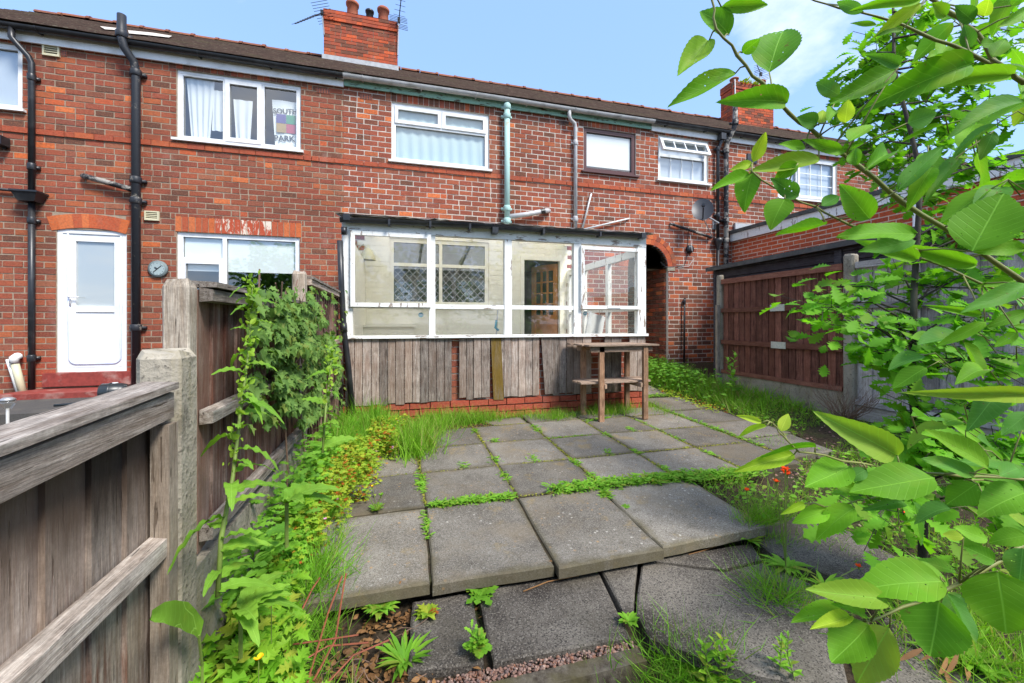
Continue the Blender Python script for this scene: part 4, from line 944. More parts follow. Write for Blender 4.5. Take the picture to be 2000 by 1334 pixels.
# ================================================================ lean-to porch
PY = 4.8
porch = thing('porch', 'white glazed lean-to porch with peeling paint and plank cladding', 'porch', (1.28, PY, .05))
def qx(px): return atY(px, 600, PY).x
SILL, TRAN, HEAD, TOP = 1.044, 1.385, 2.2, 2.33
posts = [(qx(668), qx(689)), (qx(838), qx(850)), (qx(985), qx(999)), (qx(1120), qx(1134)), (qx(1244), qx(1260))]
for a, b in posts: bx('post', M['peel'], porch, a, b, PY - .02, PY + .06, SILL + .012, HEAD)
bx('head_beam', M['peel_x'], porch, posts[0][0], posts[4][1], PY - .025, PY + .06, HEAD + .002, TOP - .01)
bx('sill', M['peel_x'], porch, posts[0][0] - .02, posts[4][1] + .02, PY - .05, PY + .08, SILL - .022, SILL + .01)
cells = [(posts[i][1], posts[i + 1][0]) for i in range(4)]
for i, (a, b) in enumerate(cells):
    tz = TRAN + (0, .0, .0, .0)[i]
    bx('transom', M['peel_x'], porch, a + .001, b - .001, PY - .012, PY + .05, tz - .025, tz + .025)
    ya = PY + .02
    MB().quad((a, ya, SILL + .01), (b, ya, SILL + .01), (b, ya, tz - .025), (a, ya, tz - .025)).build('pane', M['glass_p'], porch)
    if i in (0, 3):
        mb = MB(); ring(mb, a - .018, b + .018, tz - .012, HEAD + (.0 if i == 0 else -.03), .045, PY - .062, PY - .021)
        cs = mb.build('casement', M['peel'], porch); MB().quad((a + .027, PY - .04, tz + .03), (b - .027, PY - .04, tz + .03), (b - .027, PY - .04, HEAD - .045), (a + .027, PY - .04, HEAD - .045)).build('pane', M['glass_p'], cs)
        if i == 3: bx('casement_stay', M['steel'], cs, (a + b) / 2 - .05, (a + b) / 2 + .12, PY - .07, PY - .064, tz - .014, tz + .004)
    else: MB().quad((a, ya, tz + .025), (b, ya, tz + .025), (b, ya, HEAD), (a, ya, HEAD)).build('pane', M['glass_p'], porch)
# roof: translucent sheeting on rafters, black gutter in two sagging runs
g = G('weathered_roof_sheet'); n_ = g.noise(9, detail=7)
sh_ = g.bsdf(g.mix(g.ramp(n_, [(.4, 0), (.7, 1)]), (.5, .48, .42), (.24, .2, .15)), .8, None, .2); tr_ = g.n('BsdfTranslucent', Color=(.95, .94, .88))
M['sheet'] = g.done(g.n('MixShader', i0=.85, i1=sh_, i2=tr_.outputs[0]).outputs[0])
ZR = 2.78
mb = MB(); mb.add([(PX0 - .05, PY - .12, TOP + .02), (PX1 + .04, PY - .12, TOP + .02), (PX1 + .04, FY - .006, ZR), (PX0 - .05, FY - .006, ZR)], [(0, 1, 2, 3)]); mb.add([(PX0 - .05, PY - .12, TOP + .02), (PX1 + .04, PY - .12, TOP + .02), (PX1 + .04, PY - .12, TOP + .035), (PX0 - .05, PY - .12, TOP + .035)], [(0, 1, 2, 3)]); rf = mb.build('roof', M['sheet'], porch)
for k in range(5):
    x = PX0 + .1 + k * .88; MB().add([(x, PY + .05, TOP - .1), (x + .045, PY + .05, TOP - .1), (x + .045, FY - .02, ZR - .12), (x, FY - .02, ZR - .12), (x, PY + .05, TOP + .02), (x + .045, PY + .05, TOP + .02), (x + .045, FY - .02, ZR - .01), (x, FY - .02, ZR - .01)], [(0, 1, 2, 3), (0, 4, 5, 1), (1, 5, 6, 2), (3, 2, 6, 7), (0, 3, 7, 4)]).build('rafter', M['cream'], porch)
ed = MB(); V = []; n_ = 60                       # ragged felt lip over the gutter
for i in range(n_ + 1):
    x = PX0 - .06 + (PX1 - PX0 + .12) * i / n_; u1, u2 = rnd.uniform(-.006, .012), rnd.uniform(-.012, .012); V += [(x, PY - .13 + u2, TOP + .028 + u1), (x, PY + .3, TOP + .115)]
ed.add(V, [(2 * i, 2 * i + 2, 2 * i + 3, 2 * i + 1) for i in range(n_)]); ed.build('felt_edge', M['felt'], porch)
yg2 = PY - .1
gp0, gp1, gp2 = [p_ + Vector((0, 0, .035)) for p_ in (atY(664, 432, yg2), atY(968, 449, yg2), atY(1259, 464, yg2))]; gm0 = gp1 + Vector((-.03, 0, .02))
def half(parent, p0, p1, r, m, name):
    mb = MB(); n = 8; vs = []
    for p in (p0, p1):
        for k in range(n): th = math.pi + math.pi * k / (n - 1); vs.append((p.x, p.y + r * math.cos(th), p.z + r * math.sin(th)))
    mb.add(vs, [(k, k + 1, n + k + 1, n + k) for k in range(n - 1)] + [tuple(range(n)), tuple(range(2 * n - 1, n - 1, -1))]); return mb.build(name, M[m], parent, True)
gu = half(porch, gp0, gm0, .045, 'black', 'gutter'); half(porch, gp1 + Vector((-.06, 0, .012)), gp2, .043, 'black', 'gutter')
for px, py in ((760, 437), (840, 441), (917, 446), (1060, 455), (1170, 460)): c = atY(px, py, yg2) + Vector((0, 0, .03)); bx('gutter_clip', M['black'], gu, c.x - .012, c.x + .012, c.y - .05, c.y + .05, c.z - .05, c.z + .014)
for px, py in ((678, 427), (966, 452), (1254, 462)): c = atY(px, py, yg2) + Vector((0, 0, .03)); bx('gutter_union', M['black'], gu, c.x - .035, c.x + .035, c.y - .05, c.y + .05, c.z - .055, c.z + .012)
c = atY(672, 440, yg2); MB().tube([(c.x, c.y, c.z - .02), (c.x, c.y, c.z - .1)], .03, 12).build('gutter_outlet', M['black'], gu, True)
# loose downpipe leaning at the corner
dpt = [atY(664, 470, PY - .12), atY(667, 560, PY - .12), atY(671, 640, PY - .11), atY(680, 710, PY - .08)]; bs = dpt[-1]
dp = thing('leaning_downpipe', 'loose black downpipe leaning on the left corner of the porch', 'pipe', (bs.x, bs.y, .06))
MB().tube(dpt + [Vector((bs.x + .06, bs.y, .06))], .03, 12).build('tube', M['black'], dp, True); c = dpt[2]; MB().tube([c + Vector((-.003, 0, .05)), c + Vector((.006, 0, -.05))], .036, 12).build('coupler', M['black'], dp, True)
# dwarf wall with courses of brick, planks nailed over it
dw = MB(); dw.quad((PX0, PY + .045, 0), (PX1, PY + .045, 0), (PX1, PY + .045, SILL - .02), (PX0, PY + .045, SILL - .02)); dw.quad((PX0, PY + .14, 0), (PX0, PY + .14, SILL - .02), (PX1, PY + .14, SILL - .02), (PX1, PY + .14, 0)); dw.quad((PX0, PY + .045, SILL - .02), (PX1, PY + .045, SILL - .02), (PX1, PY + .14, SILL - .02), (PX0, PY + .14, SILL - .02))
dwo = dw.build('dwarf_wall', M['mortar_m'], porch)
it = []
for a, b, p, q in brick_rows(PX0, PX1, -.02, SILL - .03, [], .078, .228, .011, .04):
    base = q < .30; yy = PY + .036 + .025 - (.045 if base else 0); c = ((a + b) / 2, yy, (p + q) / 2); X = c[0]
    gap = any(qx(l) < X + .11 and X - .11 < qx(r) for l, r in ((880, 900), (955, 968), (1050, 1060), (1150, 1182), (1212, 1232)))
    it.append((c, (b - a, .05, q - p), 'brick_p' if base else 'brick', 2 if base or gap else 0))
lay(dwo, it)
PB = [675, 693, 709, 726, 742, 758, 773, 791, 806, 821, 837, 853, 868, 883, None, 897, 911, 925, 940, 957, 'm', 979, 984, 998, 1012, 1026, 1040, 1053, 't', 1056, 1079, 1092, 1106, 1119, 1137, 1154, None, 1180, 1193, 1213, None, 1229, 1244, 1260]
zb = .305
i = 0
def plank(a, b, top, bot, m='clad', sk=0.):
    y = PY - .012 - rnd.uniform(.0, .012); mb = MB(); mb.poly([(a + sk, y, bot), (b + sk - .006, y, bot + rnd.uniform(-.006, .006)), (b - .006, y, top + rnd.uniform(-.006, 0)), (a + .0005, y, top)], (0, .018, 0)); c = ((a + b) / 2, y, bot); return mb.build('plank', M[m], porch, loc=c)
while i < len(PB) - 1:
    l, r = PB[i], PB[i + 1]
    if isinstance(l, str) or l is None or r is None: i += 1; continue
    if r == 'm': plank(qx(l + 1), qx(979), SILL - .03, zb - .03, 'clad_m', .035); i += 1; continue
    if r == 't': i += 1; continue
    jt = rnd.uniform(-.012, .012); bot = zb + jt - .02 * (l < 880); plank(qx(l), qx(r), SILL - .026, bot, sk=.05 if l == 1056 else 0); i += 1
# ends and inside
bx('end_wall', M['cream'], porch, PX0 + .004, PX0 + .05, PY + .142, FY - .004, .02, TOP - .12)
ew = MB(); xe = PX1 - .06
ew.box(xe, xe + .055, PY + .142, FY - .004, 0.02, .9); ew.box(xe - .01, xe + .06, PY + .142, FY - .004, .9, .96); ew.box(xe, xe + .055, PY + .142, FY - .004, 2.1, 2.2)
for yy in (PY + .9, PY + 1.75, FY - .09): ew.box(xe - .004, xe + .058, yy, yy + .08, .96, 2.1)
for y0_, y1_ in ((PY + .142, PY + .9), (PY + .98, PY + 1.75), (PY + 1.83, FY - .09)): ew.box(xe, xe + .05, y0_, y1_, 1.36, 1.4)
eo = ew.build('end_frame', M['peel'], porch); MB().quad((xe + .02, PY + .142, .96), (xe + .02, FY - .004, .96), (xe + .02, FY - .004, 2.1), (xe + .02, PY + .142, 2.1)).build('pane', M['glass_p'], eo)
MB().add([(PX0 + .05, PY + .142, .36), (xe, PY + .142, .36), (xe, FY, .36), (PX0 + .05, FY, .36)], [(0, 1, 2, 3)]).build('porch_floor', M['floor_in'], porch)
# doorway into the house with a varnished glazed door standing ajar
x0, x1, z0, z1 = pdoor
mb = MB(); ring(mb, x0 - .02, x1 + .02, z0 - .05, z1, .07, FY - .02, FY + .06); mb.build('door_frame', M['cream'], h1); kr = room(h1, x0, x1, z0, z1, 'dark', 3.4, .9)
Rd = Matrix.Translation((x1 - .05, FY + .1, z0 + .02)) @ Matrix.Rotation(rad(118), 4, 'Z'); mb = MB(); DW, DH = .68, z1 - z0 - .12
mb.box(0, .1, -.02, .02, 0, DH, Rd); mb.box(DW - .1, DW, -.02, .02, 0, DH, Rd); mb.box(.1, DW - .1, -.02, .02, 0, .22, Rd); mb.box(.1, DW - .1, -.02, .02, DH - .12, DH, Rd); mb.box(.1, DW - .1, -.02, .02, .8, .95, Rd); mb.box(.1, DW - .1, -.008, .008, .22, .8, Rd)
for k in (1, 2): mb.box(.1 + (DW - .2) * k / 3 - .015, .1 + (DW - .2) * k / 3 + .015, -.016, .016, .95, DH - .12, Rd)
for k in (1, 2, 3): mb.box(.1, DW - .1, -.014, .014, .95 + (DH - 1.07) * k / 4 - .014, .95 + (DH - 1.07) * k / 4 + .014, Rd)
mb.build('inner_door', M['door_o'], h1)
cw = wall_backing(porch, PX0 + .05, PX1, .3, 2.74, [wins['wp'], pdoor], FY + .0042, 'cream', rev=False); cw.name = 'painted_back_wall'
# odds and ends seen through the glass
c = atY(710, 500, FY - .3); lm = thing('wall_lamp', 'cream wall lamp with a curved arm on the porch wall', 'lamp', (c.x, FY, c.z - .2))
MB().lathe((c.x - .12, FY - .035, c.z - .1), [(0, 0), (.05, .0), (.055, .1), (.04, .2), (0, .2)], 10).build('wall_plate', M['creampl'], lm, True); MB().tube([(c.x - .12, FY - .05, c.z), (c.x - .08, FY - .2, c.z + .16), (c.x, FY - .26, c.z + .2), (c.x + .04, FY - .28, c.z + .12)], .012, 8).build('arm', M['creampl'], lm, True)
MB().lathe((c.x + .06, FY - .28, c.z - .06), [(.13, 0), (.11, .08), (.05, .18), (.02, .2), (0, .2)], 14).build('shade', M['creampl'], lm, True)
c = atY(755, 640, FY - .45); cp = thing('cupboard', 'low cream cupboard under the porch-side window', 'cupboard', (c.x, FY - .25, .36)); mb = MB(); mb.box(c.x - .42, c.x + .42, FY - .48, FY - .03, .38, 1.13); mb.build('carcass', M['cream'], cp); bx('top', M['cream'], cp, c.x - .45, c.x + .45, FY - .52, FY - .025, 1.131, 1.16)
for s_ in (-1, 1): bx('cupboard_door', M['cream'], cp, c.x + s_ * .21 - .18, c.x + s_ * .21 + .18, FY - .495, FY - .481, .45, 1.08)
a, b = atY(972, 606, FY - .25), atY(966, 700, FY - .5); br = thing('broom', 'broom with grey handle and blue grip leaning on the porch wall', 'broom', (b.x, b.y, .36)); MB().tube([a, (b.x, b.y, .47)], .013, 8).build('handle', M['steel'], br); bx('brush_head', M['bluepl'], br, b.x - .17, b.x + .17, b.y - .04, b.y + .04, .37, .47)
q_ = a.lerp(b, .32); MB().tube([q_ + Vector((-.01, -.02, .09)), q_ + Vector((-.03, -.02, -.04)), q_ + Vector((.03, -.02, -.09))], .02, 6).build('grip', M['bluepl'], br)
a = Vector((2.62, 6.1, .36)); lp = MB(); R2 = Matrix.Translation((2.82, 5.9, .37)) @ Matrix.Rotation(rad(12), 4, 'Y') @ Matrix.Rotation(rad(25), 4, 'Z'); lp.box(-.2, .2, -.012, .012, 0, .98, R2); lb = lp.build('leaning_board', M['upvc'], None, loc=(2.82, 5.9, .37)); tag(lb, 'white flat board leaning inside the right end of the porch', 'board')
for px, py, lab in ((822, 615, 'small round sticker on the lower left pane of the porch'), (1143, 612, 'small round sticker on the lower right pane of the porch')):
    c = atY(px, py, PY + .012); s_ = MB().tube([c, c + Vector((0, .006, 0))], .028, 16).build('sticker', M['sticker'], None, loc=tuple(c)); tag(s_, lab, 'sticker'); bx('white_band', M['upvc'], s_, c.x - .02, c.x + .02, c.y - .002, c.y + .001, c.z - .006, c.z + .006)

# ================================================================ fences
LX = -.65
def fence_panel(label, X, y0, y1, z0, z1, zt, n, bm, rm, rails, side, rail_h=.045, group=None, slope=0., capm=None, tongue=.018, rdep=.04):
    """boards stand in the plane x = X; rails on the side (+1 or -1) that faces us"""
    f = thing('timber_fence', label, 'fence', (X, (y0 + y1) / 2, z0), group); w_ = (y1 - y0) / n
    for k in range(n):
        a = y0 + k * w_; b = a + w_ * 1.08; z_ = zt + slope * ((a + b) / 2 - y0); t0, t1 = (.004, .016)
        pts = [(X - side * t0, a, z0), (X - side * t1, b, z0), (X - side * (t1 + .008), b, z0), (X - side * (t0 + .02), a, z0)]
        o = MB().poly(pts if side > 0 else pts[::-1], (0, 0, z_ - .008 - z0)).build('board', M[bm], f, loc=(X, (a + b) / 2, z0))
    for zr, h_ in rails:
        mb = MB(); s_ = slope if zr > zt - .12 else 0
        xa, xb = (X, X + side * rdep); xa, xb = min(xa, xb), max(xa, xb)
        mb.add([(xa, y0, zr), (xb, y0, zr + .004), (xb, y1, zr + .004 + s_ * (y1 - y0)), (xa, y1, zr + s_ * (y1 - y0)), (xa, y0, zr + h_), (xb, y0, zr + h_ - .008), (xb, y1, zr + h_ - .008 + s_ * (y1 - y0)), (xa, y1, zr + h_ + s_ * (y1 - y0))],
               [(0, 1, 2, 3), (4, 7, 6, 5), (0, 4, 5, 1), (1, 5, 6, 2), (2, 6, 7, 3), (3, 7, 4, 0)]); mb.build('rail', M[rm], f)
    if capm:
        mb = MB(); a, b = X - side * .03, X + side * (rdep + .012); a, b = min(a, b), max(a, b); mb.add([(a, y0, zt), (b, y0, zt), (b, y1, zt + slope * (y1 - y0)), (a, y1, zt + slope * (y1 - y0)), (a, y0, zt + .022), (b, y0, zt + .018), (b, y1, zt + .018 + slope * (y1 - y0)), (a, y1, zt + .022 + slope * (y1 - y0))], [(0, 3, 2, 1), (4, 5, 6, 7), (0, 1, 5, 4), (1, 2, 6, 5), (2, 3, 7, 6), (3, 0, 4, 7)]); mb.build('capping', M[capm], f)
    return f
def conc_post(label, x, y, z0, z1, w=.095, d=.1, m='conc', name='concrete_post', group=None, chamfer=.018):
    mb = MB(); a = chamfer; P = [(-w / 2 + a, -d / 2), (w / 2 - a, -d / 2), (w / 2, -d / 2 + a), (w / 2, d / 2 - a), (w / 2 - a, d / 2), (-w / 2 + a, d / 2), (-w / 2, d / 2 - a), (-w / 2, -d / 2 + a)]; vs = []
    hs = [z0] + [z0 + (z1 - z0) * k / 6 for k in range(1, 6)] + [z1 - .02, z1]
    for i, h in enumerate(hs):
        s_ = 1 if i < len(hs) - 1 else .82
        for px, py in P: vs.append((x + px * s_ + rnd.uniform(-.0015, .0015), y + py * s_ + rnd.uniform(-.0015, .0015), h + (rnd.uniform(-.012, .008) if i == len(hs) - 1 else 0)))
    fs = [(i * 8 + k, i * 8 + (k + 1) % 8, (i + 1) * 8 + (k + 1) % 8, (i + 1) * 8 + k) for i in range(len(hs) - 1) for k in range(8)] + [tuple((len(hs) - 1) * 8 + k for k in range(8))]
    mb.add(vs, fs); o = mb.build(name, M[m], None, loc=(x, y, z0)); return tag(o, label, 'post', group)
# near panel on the left
zt1 = E - .235
fence_panel('near grey weathered fence panel with a sloping top rail, lower left corner', LX, -.35, 1.36, E - 1.5, 0, E - .262, 14, 'fence', 'rail', [(E - .345, .08), (E - .64, .06), (E - 1.17, .075)], 1, slope=.045, capm='rail')
st_ = MB().box(LX + .001, LX + .045, 1.325, 1.37, E - 1.15, E - .28).build('edge_batten', M['post'], [o for o in bpy.data.objects if o.name.startswith('timber_fence')][-1])
cp_ = conc_post('thick weathered concrete post between the two left fence panels', LX - .02, 1.46, -.35, E - .085, .11, .13)
fence_panel('red-brown weathered fence panel half covered by ivy', LX, 1.61, 3.12, .42, 0, E + .12, 13, 'fence2', 'rail', [(E + .07, .05), (E - .345, .05), (E - .74, .05)], 1, capm='rail')
conc_post('pale split timber post at the near end of the ivy panel', LX - .04, 1.575, .1, E + .135, .075, .06, 'post', 'fence_post', chamfer=.006)
bx('gravel_board', M['conc'], None, LX - .02, LX + .02, 1.53, 3.12, -.3, .41); tag(bpy.data.objects['gravel_board'], 'concrete gravel board under the ivy-covered panel', 'gravel board')
conc_post('tall grey timber post between the ivy and the porch', LX - .03, 3.19, .1, E + .36, .08, .09, 'post', 'fence_post', chamfer=.006)
fence_panel('weathered fence panel joining the left corner of the porch', LX, 3.24, 5.0, .15, 0, E + .315, 14, 'fence2', 'rail', [(E + .27, .05), (E - .22, .05), (E - .7, .05)], 1, capm='rail')
# right boundary
RX = 4.98
pR1 = conc_post('slim concrete fence post beside the house corner', RX, 5.47, .1, E + .76, .085, .1)
pw = MB().box(RX - .1, RX - .045, 5.42, 5.46, .25, E + .28).build('timber_batten', M['post'], pR1)
fence_panel('brown stained fence panel with two pale plates', RX, 3.56, 5.41, .40, 0, 1.86, 18, 'brownf', 'brownr', [(1.81, .075), (1.36, .065), (.86, .07), (.40, .06)], -1)
brown = [o for o in bpy.data.objects if o.name.startswith('timber_fence')][-1]
for px, py, z_ in ((1518, 601, 1.40), (1520, 673, .895)):
    c = atX(px, py, RX - .045); o = bx('metal_plate', M['plate'], brown, RX - .049, RX - .0445, c.y - .11, c.y + .11, z_ - .045, z_ + .045)
    for s_ in (-1, 1): bx('screw', M['steel'], o, RX - .052, RX - .0492, c.y + s_ * .095 - .006, c.y + s_ * .095 + .006, z_ - .006, z_ + .006)
bx('gravel_board', M['conc'], None, RX - .02, RX + .025, 3.56, 5.41, -.1, .398); tag(bpy.data.objects['gravel_board.001'], 'pale concrete gravel board under the brown fence panel', 'gravel board')
conc_post('square concrete fence post between the brown panel and the grey panel', RX, 3.49, .0, E + .78, .1, .12)
fence_panel('silver grey fence panel behind the oak sapling', RX, 1.55, 3.42, .28, 0, 1.86, 13, 'greyf', 'greyr', [(1.81, .07), (1.36, .06), (.84, .075), (.28, .06)], -1)
conc_post('concrete fence post behind the oak foliage', RX, 1.48, .0, E + .78, .1, .12)
fence_panel('silver grey fence panel at the right edge', RX, -.4, 1.42, .28, 0, 1.86, 13, 'greyf', 'greyr', [(1.81, .07), (1.36, .06), (.84, .075), (.28, .06)], -1)
for k, (a, b, lab) in enumerate(((1.55, 3.42, 'timber gravel board under the silver grey panel'), (-.4, 1.42, 'timber gravel board at the right edge'))):
    o = bx('gravel_board', M['greyr'], None, RX - .015, RX + .02, a, b, 0, .27); tag(o, lab, 'gravel board')
# ================================================================ brick extension and dark shed next door
ext = thing('brick_extension', 'flat-roofed red brick extension with a peeling white fascia', 'extension', (8.2, 5.4, .25))
EX, EY0, EZT = 6.94, 2.4, 3.0
mb = MB(); mb.quad((EX + .003, EY0, .2), (EX + .003, EY0, EZT), (EX + .003, FY - .002, EZT), (EX + .003, FY - .002, .2)); mb.quad((EX + .009, EY0, .2), (9.6, EY0, .2), (9.6, EY0, EZT), (EX + .009, EY0, EZT)); ewall = mb.build('wall', M['mortar_c'], ext)
it = []
for a, b, p, q in brick_rows(EY0, FY - .01, .22, EZT, [], .0775, .229, .014, .0):
    it.append(((EX + .025, (a + b) / 2, (p + q) / 2), (.05, b - a, q - p), 'brick_n', (q > 1.75) * 10 + p))
lay(ewall, it, 300, back='y')
slp = lambda y: EZT
bx('fascia', M['peel'], ext, EX - .07, EX - .05, EY0 - .1, FY - .03, EZT - .06, EZT + .1); bx('soffit', M['peel'], ext, EX - .049, EX + .0, EY0 - .1, FY - .03, EZT - .055, EZT - .04)
bx('flat_roof', M['felt'], ext, EX - .1, 9.7, EY0 - .15, FY - .02, EZT + .101, EZT + .17)
bx('lead_upstand', M['lead'], ext, EX + .05, 8.6, FY - .06, FY - .012, EZT + .17, EZT + .35)
pipe(ext, [(EX - .06, 3.97, EZT - .02), (EX - .06, 3.97, .3)], .04, 'whitepl')
shed = thing('garden_shed', 'low dark grey timber shed behind the brown fence', 'shed', (6.1, 4.7, .25))
SX, SY0, SY1, STZ = 5.42, 2.9, 6.05, 2.14
bz = .3
while bz < STZ - .02:
    hh = min(.118, STZ - bz); MB().poly([(SX + .012, SY0, bz), (SX - .006, SY0, bz + .006), (SX + .006, SY0, bz + hh - .002), (SX + .024, SY0, bz + hh - .002)], (0, SY1 - SY0, 0)).build('board', M['shed'], shed); bz += .12
bx('back_lining', M['shed'], shed, SX + .03, SX + .05, SY0, SY1, .25, STZ - .01); bx('end_wall', M['shed'], shed, SX + .03, 6.8, SY1 - .04, SY1 - .002, .25, STZ - .01); bx('corner_trim', M['shed'], shed, SX - .012, SX + .02, SY1 + .001, SY1 + .05, .25, STZ - .01)
bx('corner_trim', M['shed'], shed, SX - .02, SX - .008, 3.9, 3.99, .25, STZ - .01)
MB().add([(SX - .12, SY0 - .1, STZ + .02), (6.85, SY0 - .1, STZ + .22), (6.85, SY1 + .12, STZ + .17), (SX - .12, SY1 + .12, STZ - .03), (SX - .12, SY0 - .1, STZ + .09), (6.85, SY0 - .1, STZ + .3), (6.85, SY1 + .12, STZ + .25), (SX - .12, SY1 + .12, STZ + .04)], [(0, 1, 2, 3), (4, 7, 6, 5), (0, 4, 5, 1), (1, 5, 6, 2), (2, 6, 7, 3), (3, 7, 4, 0)]).build('roof', M['felt'], shed)

# ================================================================ small things
# potting table
tb = thing('potting_table', 'rough timber potting table with a lower shelf standing before the porch', 'table', (2.5, 4.45, .06))
for lx, ly in ((2.24, 4.27), (2.80, 4.25), (2.18, 4.62), (2.83, 4.70)): bx('leg', M['table'], tb, lx - .03, lx + .03, ly - .02, ly + .02, pz(ly) + .001, .925, loc=(lx, ly, .06))
for k in range(4): y = 4.21 + k * .135; s_ = rnd.uniform(-.03, .03); bx('top_board', M['table_t'], tb, 2.03 + s_, 2.94 + s_, y, y + .128, .927 + rnd.uniform(0, .003), .945)
for y in (4.225, 4.665): bx('top_rail', M['table_t'], tb, 2.1, 2.9, y + .025 if y < 4.5 else y - .06, y + .05 if y < 4.5 else y - .035, .86, .924)
for k in range(3): y = 4.30 + k * .11; s_ = rnd.uniform(-.05, .05); bx('shelf_board', M['table_t'], tb, 2.01 + s_, 2.92 + s_, y, y + .104, .492, .512 + rnd.uniform(0, .003))
for x in (2.285, 2.75): bx('shelf_bearer', M['table_t'], tb, x - .012, x + .012, 4.24, 4.7, .44, .49)
# satellite dish
c = F_(1372, 412, .35); sdh = thing('satellite_dish', 'dark grey satellite dish on the house wall', 'dish', (F_(1395, 440, 0).x, FY, F_(1395, 440, 0).z))
nrm = Vector((-.55, -.72, .42)).normalized(); tx = nrm.cross(Vector((0, 0, 1))).normalized(); ty = tx.cross(nrm).normalized(); vs = []; fs = []
for j in range(6):
    for k in range(24): r_ = .01 + j / 5; th = 6.2832 * k / 24; vs.append(c + tx * (.2 * r_ * math.cos(th)) + ty * (.27 * r_ * math.sin(th)) + nrm * (.05 * r_ * r_))
for j in range(5):
    for k in range(24): k2 = (k + 1) % 24; fs.append((j * 24 + k, j * 24 + k2, (j + 1) * 24 + k2, (j + 1) * 24 + k))
MB().add(vs, fs).build('reflector', M['dish'], sdh, True)
fd = c + nrm * .28 - ty * .14; MB().tube([c - ty * .24, fd], .014, 8).build('feed_arm', M['dish'], sdh); MB().tube([fd - nrm * .02 + ty * .06, fd + nrm * .05 + ty * .03], [.035, .028], 10).build('receiver', M['black'], sdh)
wp_ = F_(1395, 440, 0); MB().tube([c - nrm * .01, c - nrm * .08, wp_ + Vector((0, -.12, .02)), wp_ + Vector((0, -.01, .02))], .018, 8).build('mast', M['steel'], sdh); MB().tube([c - nrm * .05 - ty * .1, F_(1391, 462, .03)], .011, 6).build('stay', M['steel'], sdh); bx('wall_bracket', M['steel'], sdh, wp_.x - .05, wp_.x + .05, FY - .014, FY - .004, wp_.z - .09, wp_.z + .1)
# clock thermometer
c = F_(308, 525, .03); ck = MB().tube([c + Vector((0, .026, 0)), c, c + Vector((0, -.012, 0))], [.125, .125, .115], 28).build('wall_dial', M['clock'], None, True, loc=tuple(c)); tag(ck, 'round grey dial with black hands on the brick wall', 'clock')
MB().tube([c + Vector((0, -.0125, 0)), c + Vector((0, -.015, 0))], .095, 28).build('dial_face', M['clockf'], ck); MB().tube([c + Vector((-.05, -.018, -.055)), c + Vector((.055, -.018, .05))], .005, 5).build('hand', M['black'], ck); MB().tube([c + Vector((0, -.018, 0)), c + Vector((-.03, -.018, .02))], .008, 5).build('hand', M['black'], ck)
mb = MB()
for k in range(12): t_ = k * math.pi / 6; p_ = c + Vector((.082 * math.cos(t_), -.017, .082 * math.sin(t_))); mb.box(p_.x - .004, p_.x + .004, p_.y - .001, p_.y + .001, p_.z - .004, p_.z + .004)
mb.build('hour_marks', M['black'], ck)
# floodlight at the left edge
c = F_(2, 275, .1); fl = bx('floodlight', M['black'], None, c.x - .1, c.x + .04, FY - .16, FY - .02, c.z - .06, c.z + .06, loc=tuple(c)); tag(fl, 'small black wall light at the left edge of the upper wall', 'light'); bx('lamp_bracket', M['black'], fl, c.x - .05, c.x - .01, FY - .02, FY + .002, c.z - .08, c.z + .08)
# television aerials
def aerial(label, base, top, boom_dir, n, ln, spread, m='iron', grid=False):
    a = thing('television_aerial', label, 'aerial', base); MB().tube([base, top], .016, 6).build('mast', M['steel'], a); bd = Vector(boom_dir).normalized(); e = Vector(top) + bd * ln; MB().tube([Vector(top) - bd * .1, e], .011, 5).build('boom', M[m], a); sd_ = bd.cross(Vector((0, 0, 1))).normalized(); mb = MB()
    for k in range(n):
        p_ = Vector(top) + bd * ln * (k + 1) / n; w_ = spread * (1 - .45 * k / n); mb.tube([p_ - sd_ * w_, p_ + sd_ * w_], .005, 4)
    mb.build('elements', M[m], a); rf_ = MB(); up_ = sd_.cross(bd)
    for s_ in (-1, 1):
        for k in range(4): o_ = up_ * s_ * (.04 + .05 * k) - bd * (.05 + .0 * k); rf_.tube([Vector(top) + o_ - sd_ * .2, Vector(top) + o_ + sd_ * .2], .006, 4)
    rf_.build('reflector', M[m], a); bx('clamp', M['black'], a, top[0] - .03, top[0] + .03, top[1] - .03, top[1] + .03, top[2] - .05, top[2] + .05)
    return a
b_ = atY(633, 68, 9.78); t_ = atY(629, 25, 9.72); e_ = atY(577, 46, 9.0); aerial('rod aerial strapped to the left edge of the big chimney', tuple(b_), tuple(t_), tuple(e_ - t_), 10, (e_ - t_).length, .14)
b_ = atY(777, 108, 9.78); t_ = atY(779, 40, 9.72); aerial('rusty aerial strapped to the right edge of the big chimney', tuple(b_), tuple(t_), (.1, -.9, .35), 5, .55, .13)
b_ = atY(1480, 175, 9.9); t_ = atY(1486, 145, 9.9); aerial('small aerial on the far chimney', tuple(b_), tuple(t_), (-.8, -.5, .1), 6, .5, .13)
MB().tube([atY(1435, 155, 9.78), atY(1436, 195, 9.78)], .02, 6).build('strap', M['whitepl'], ch2)
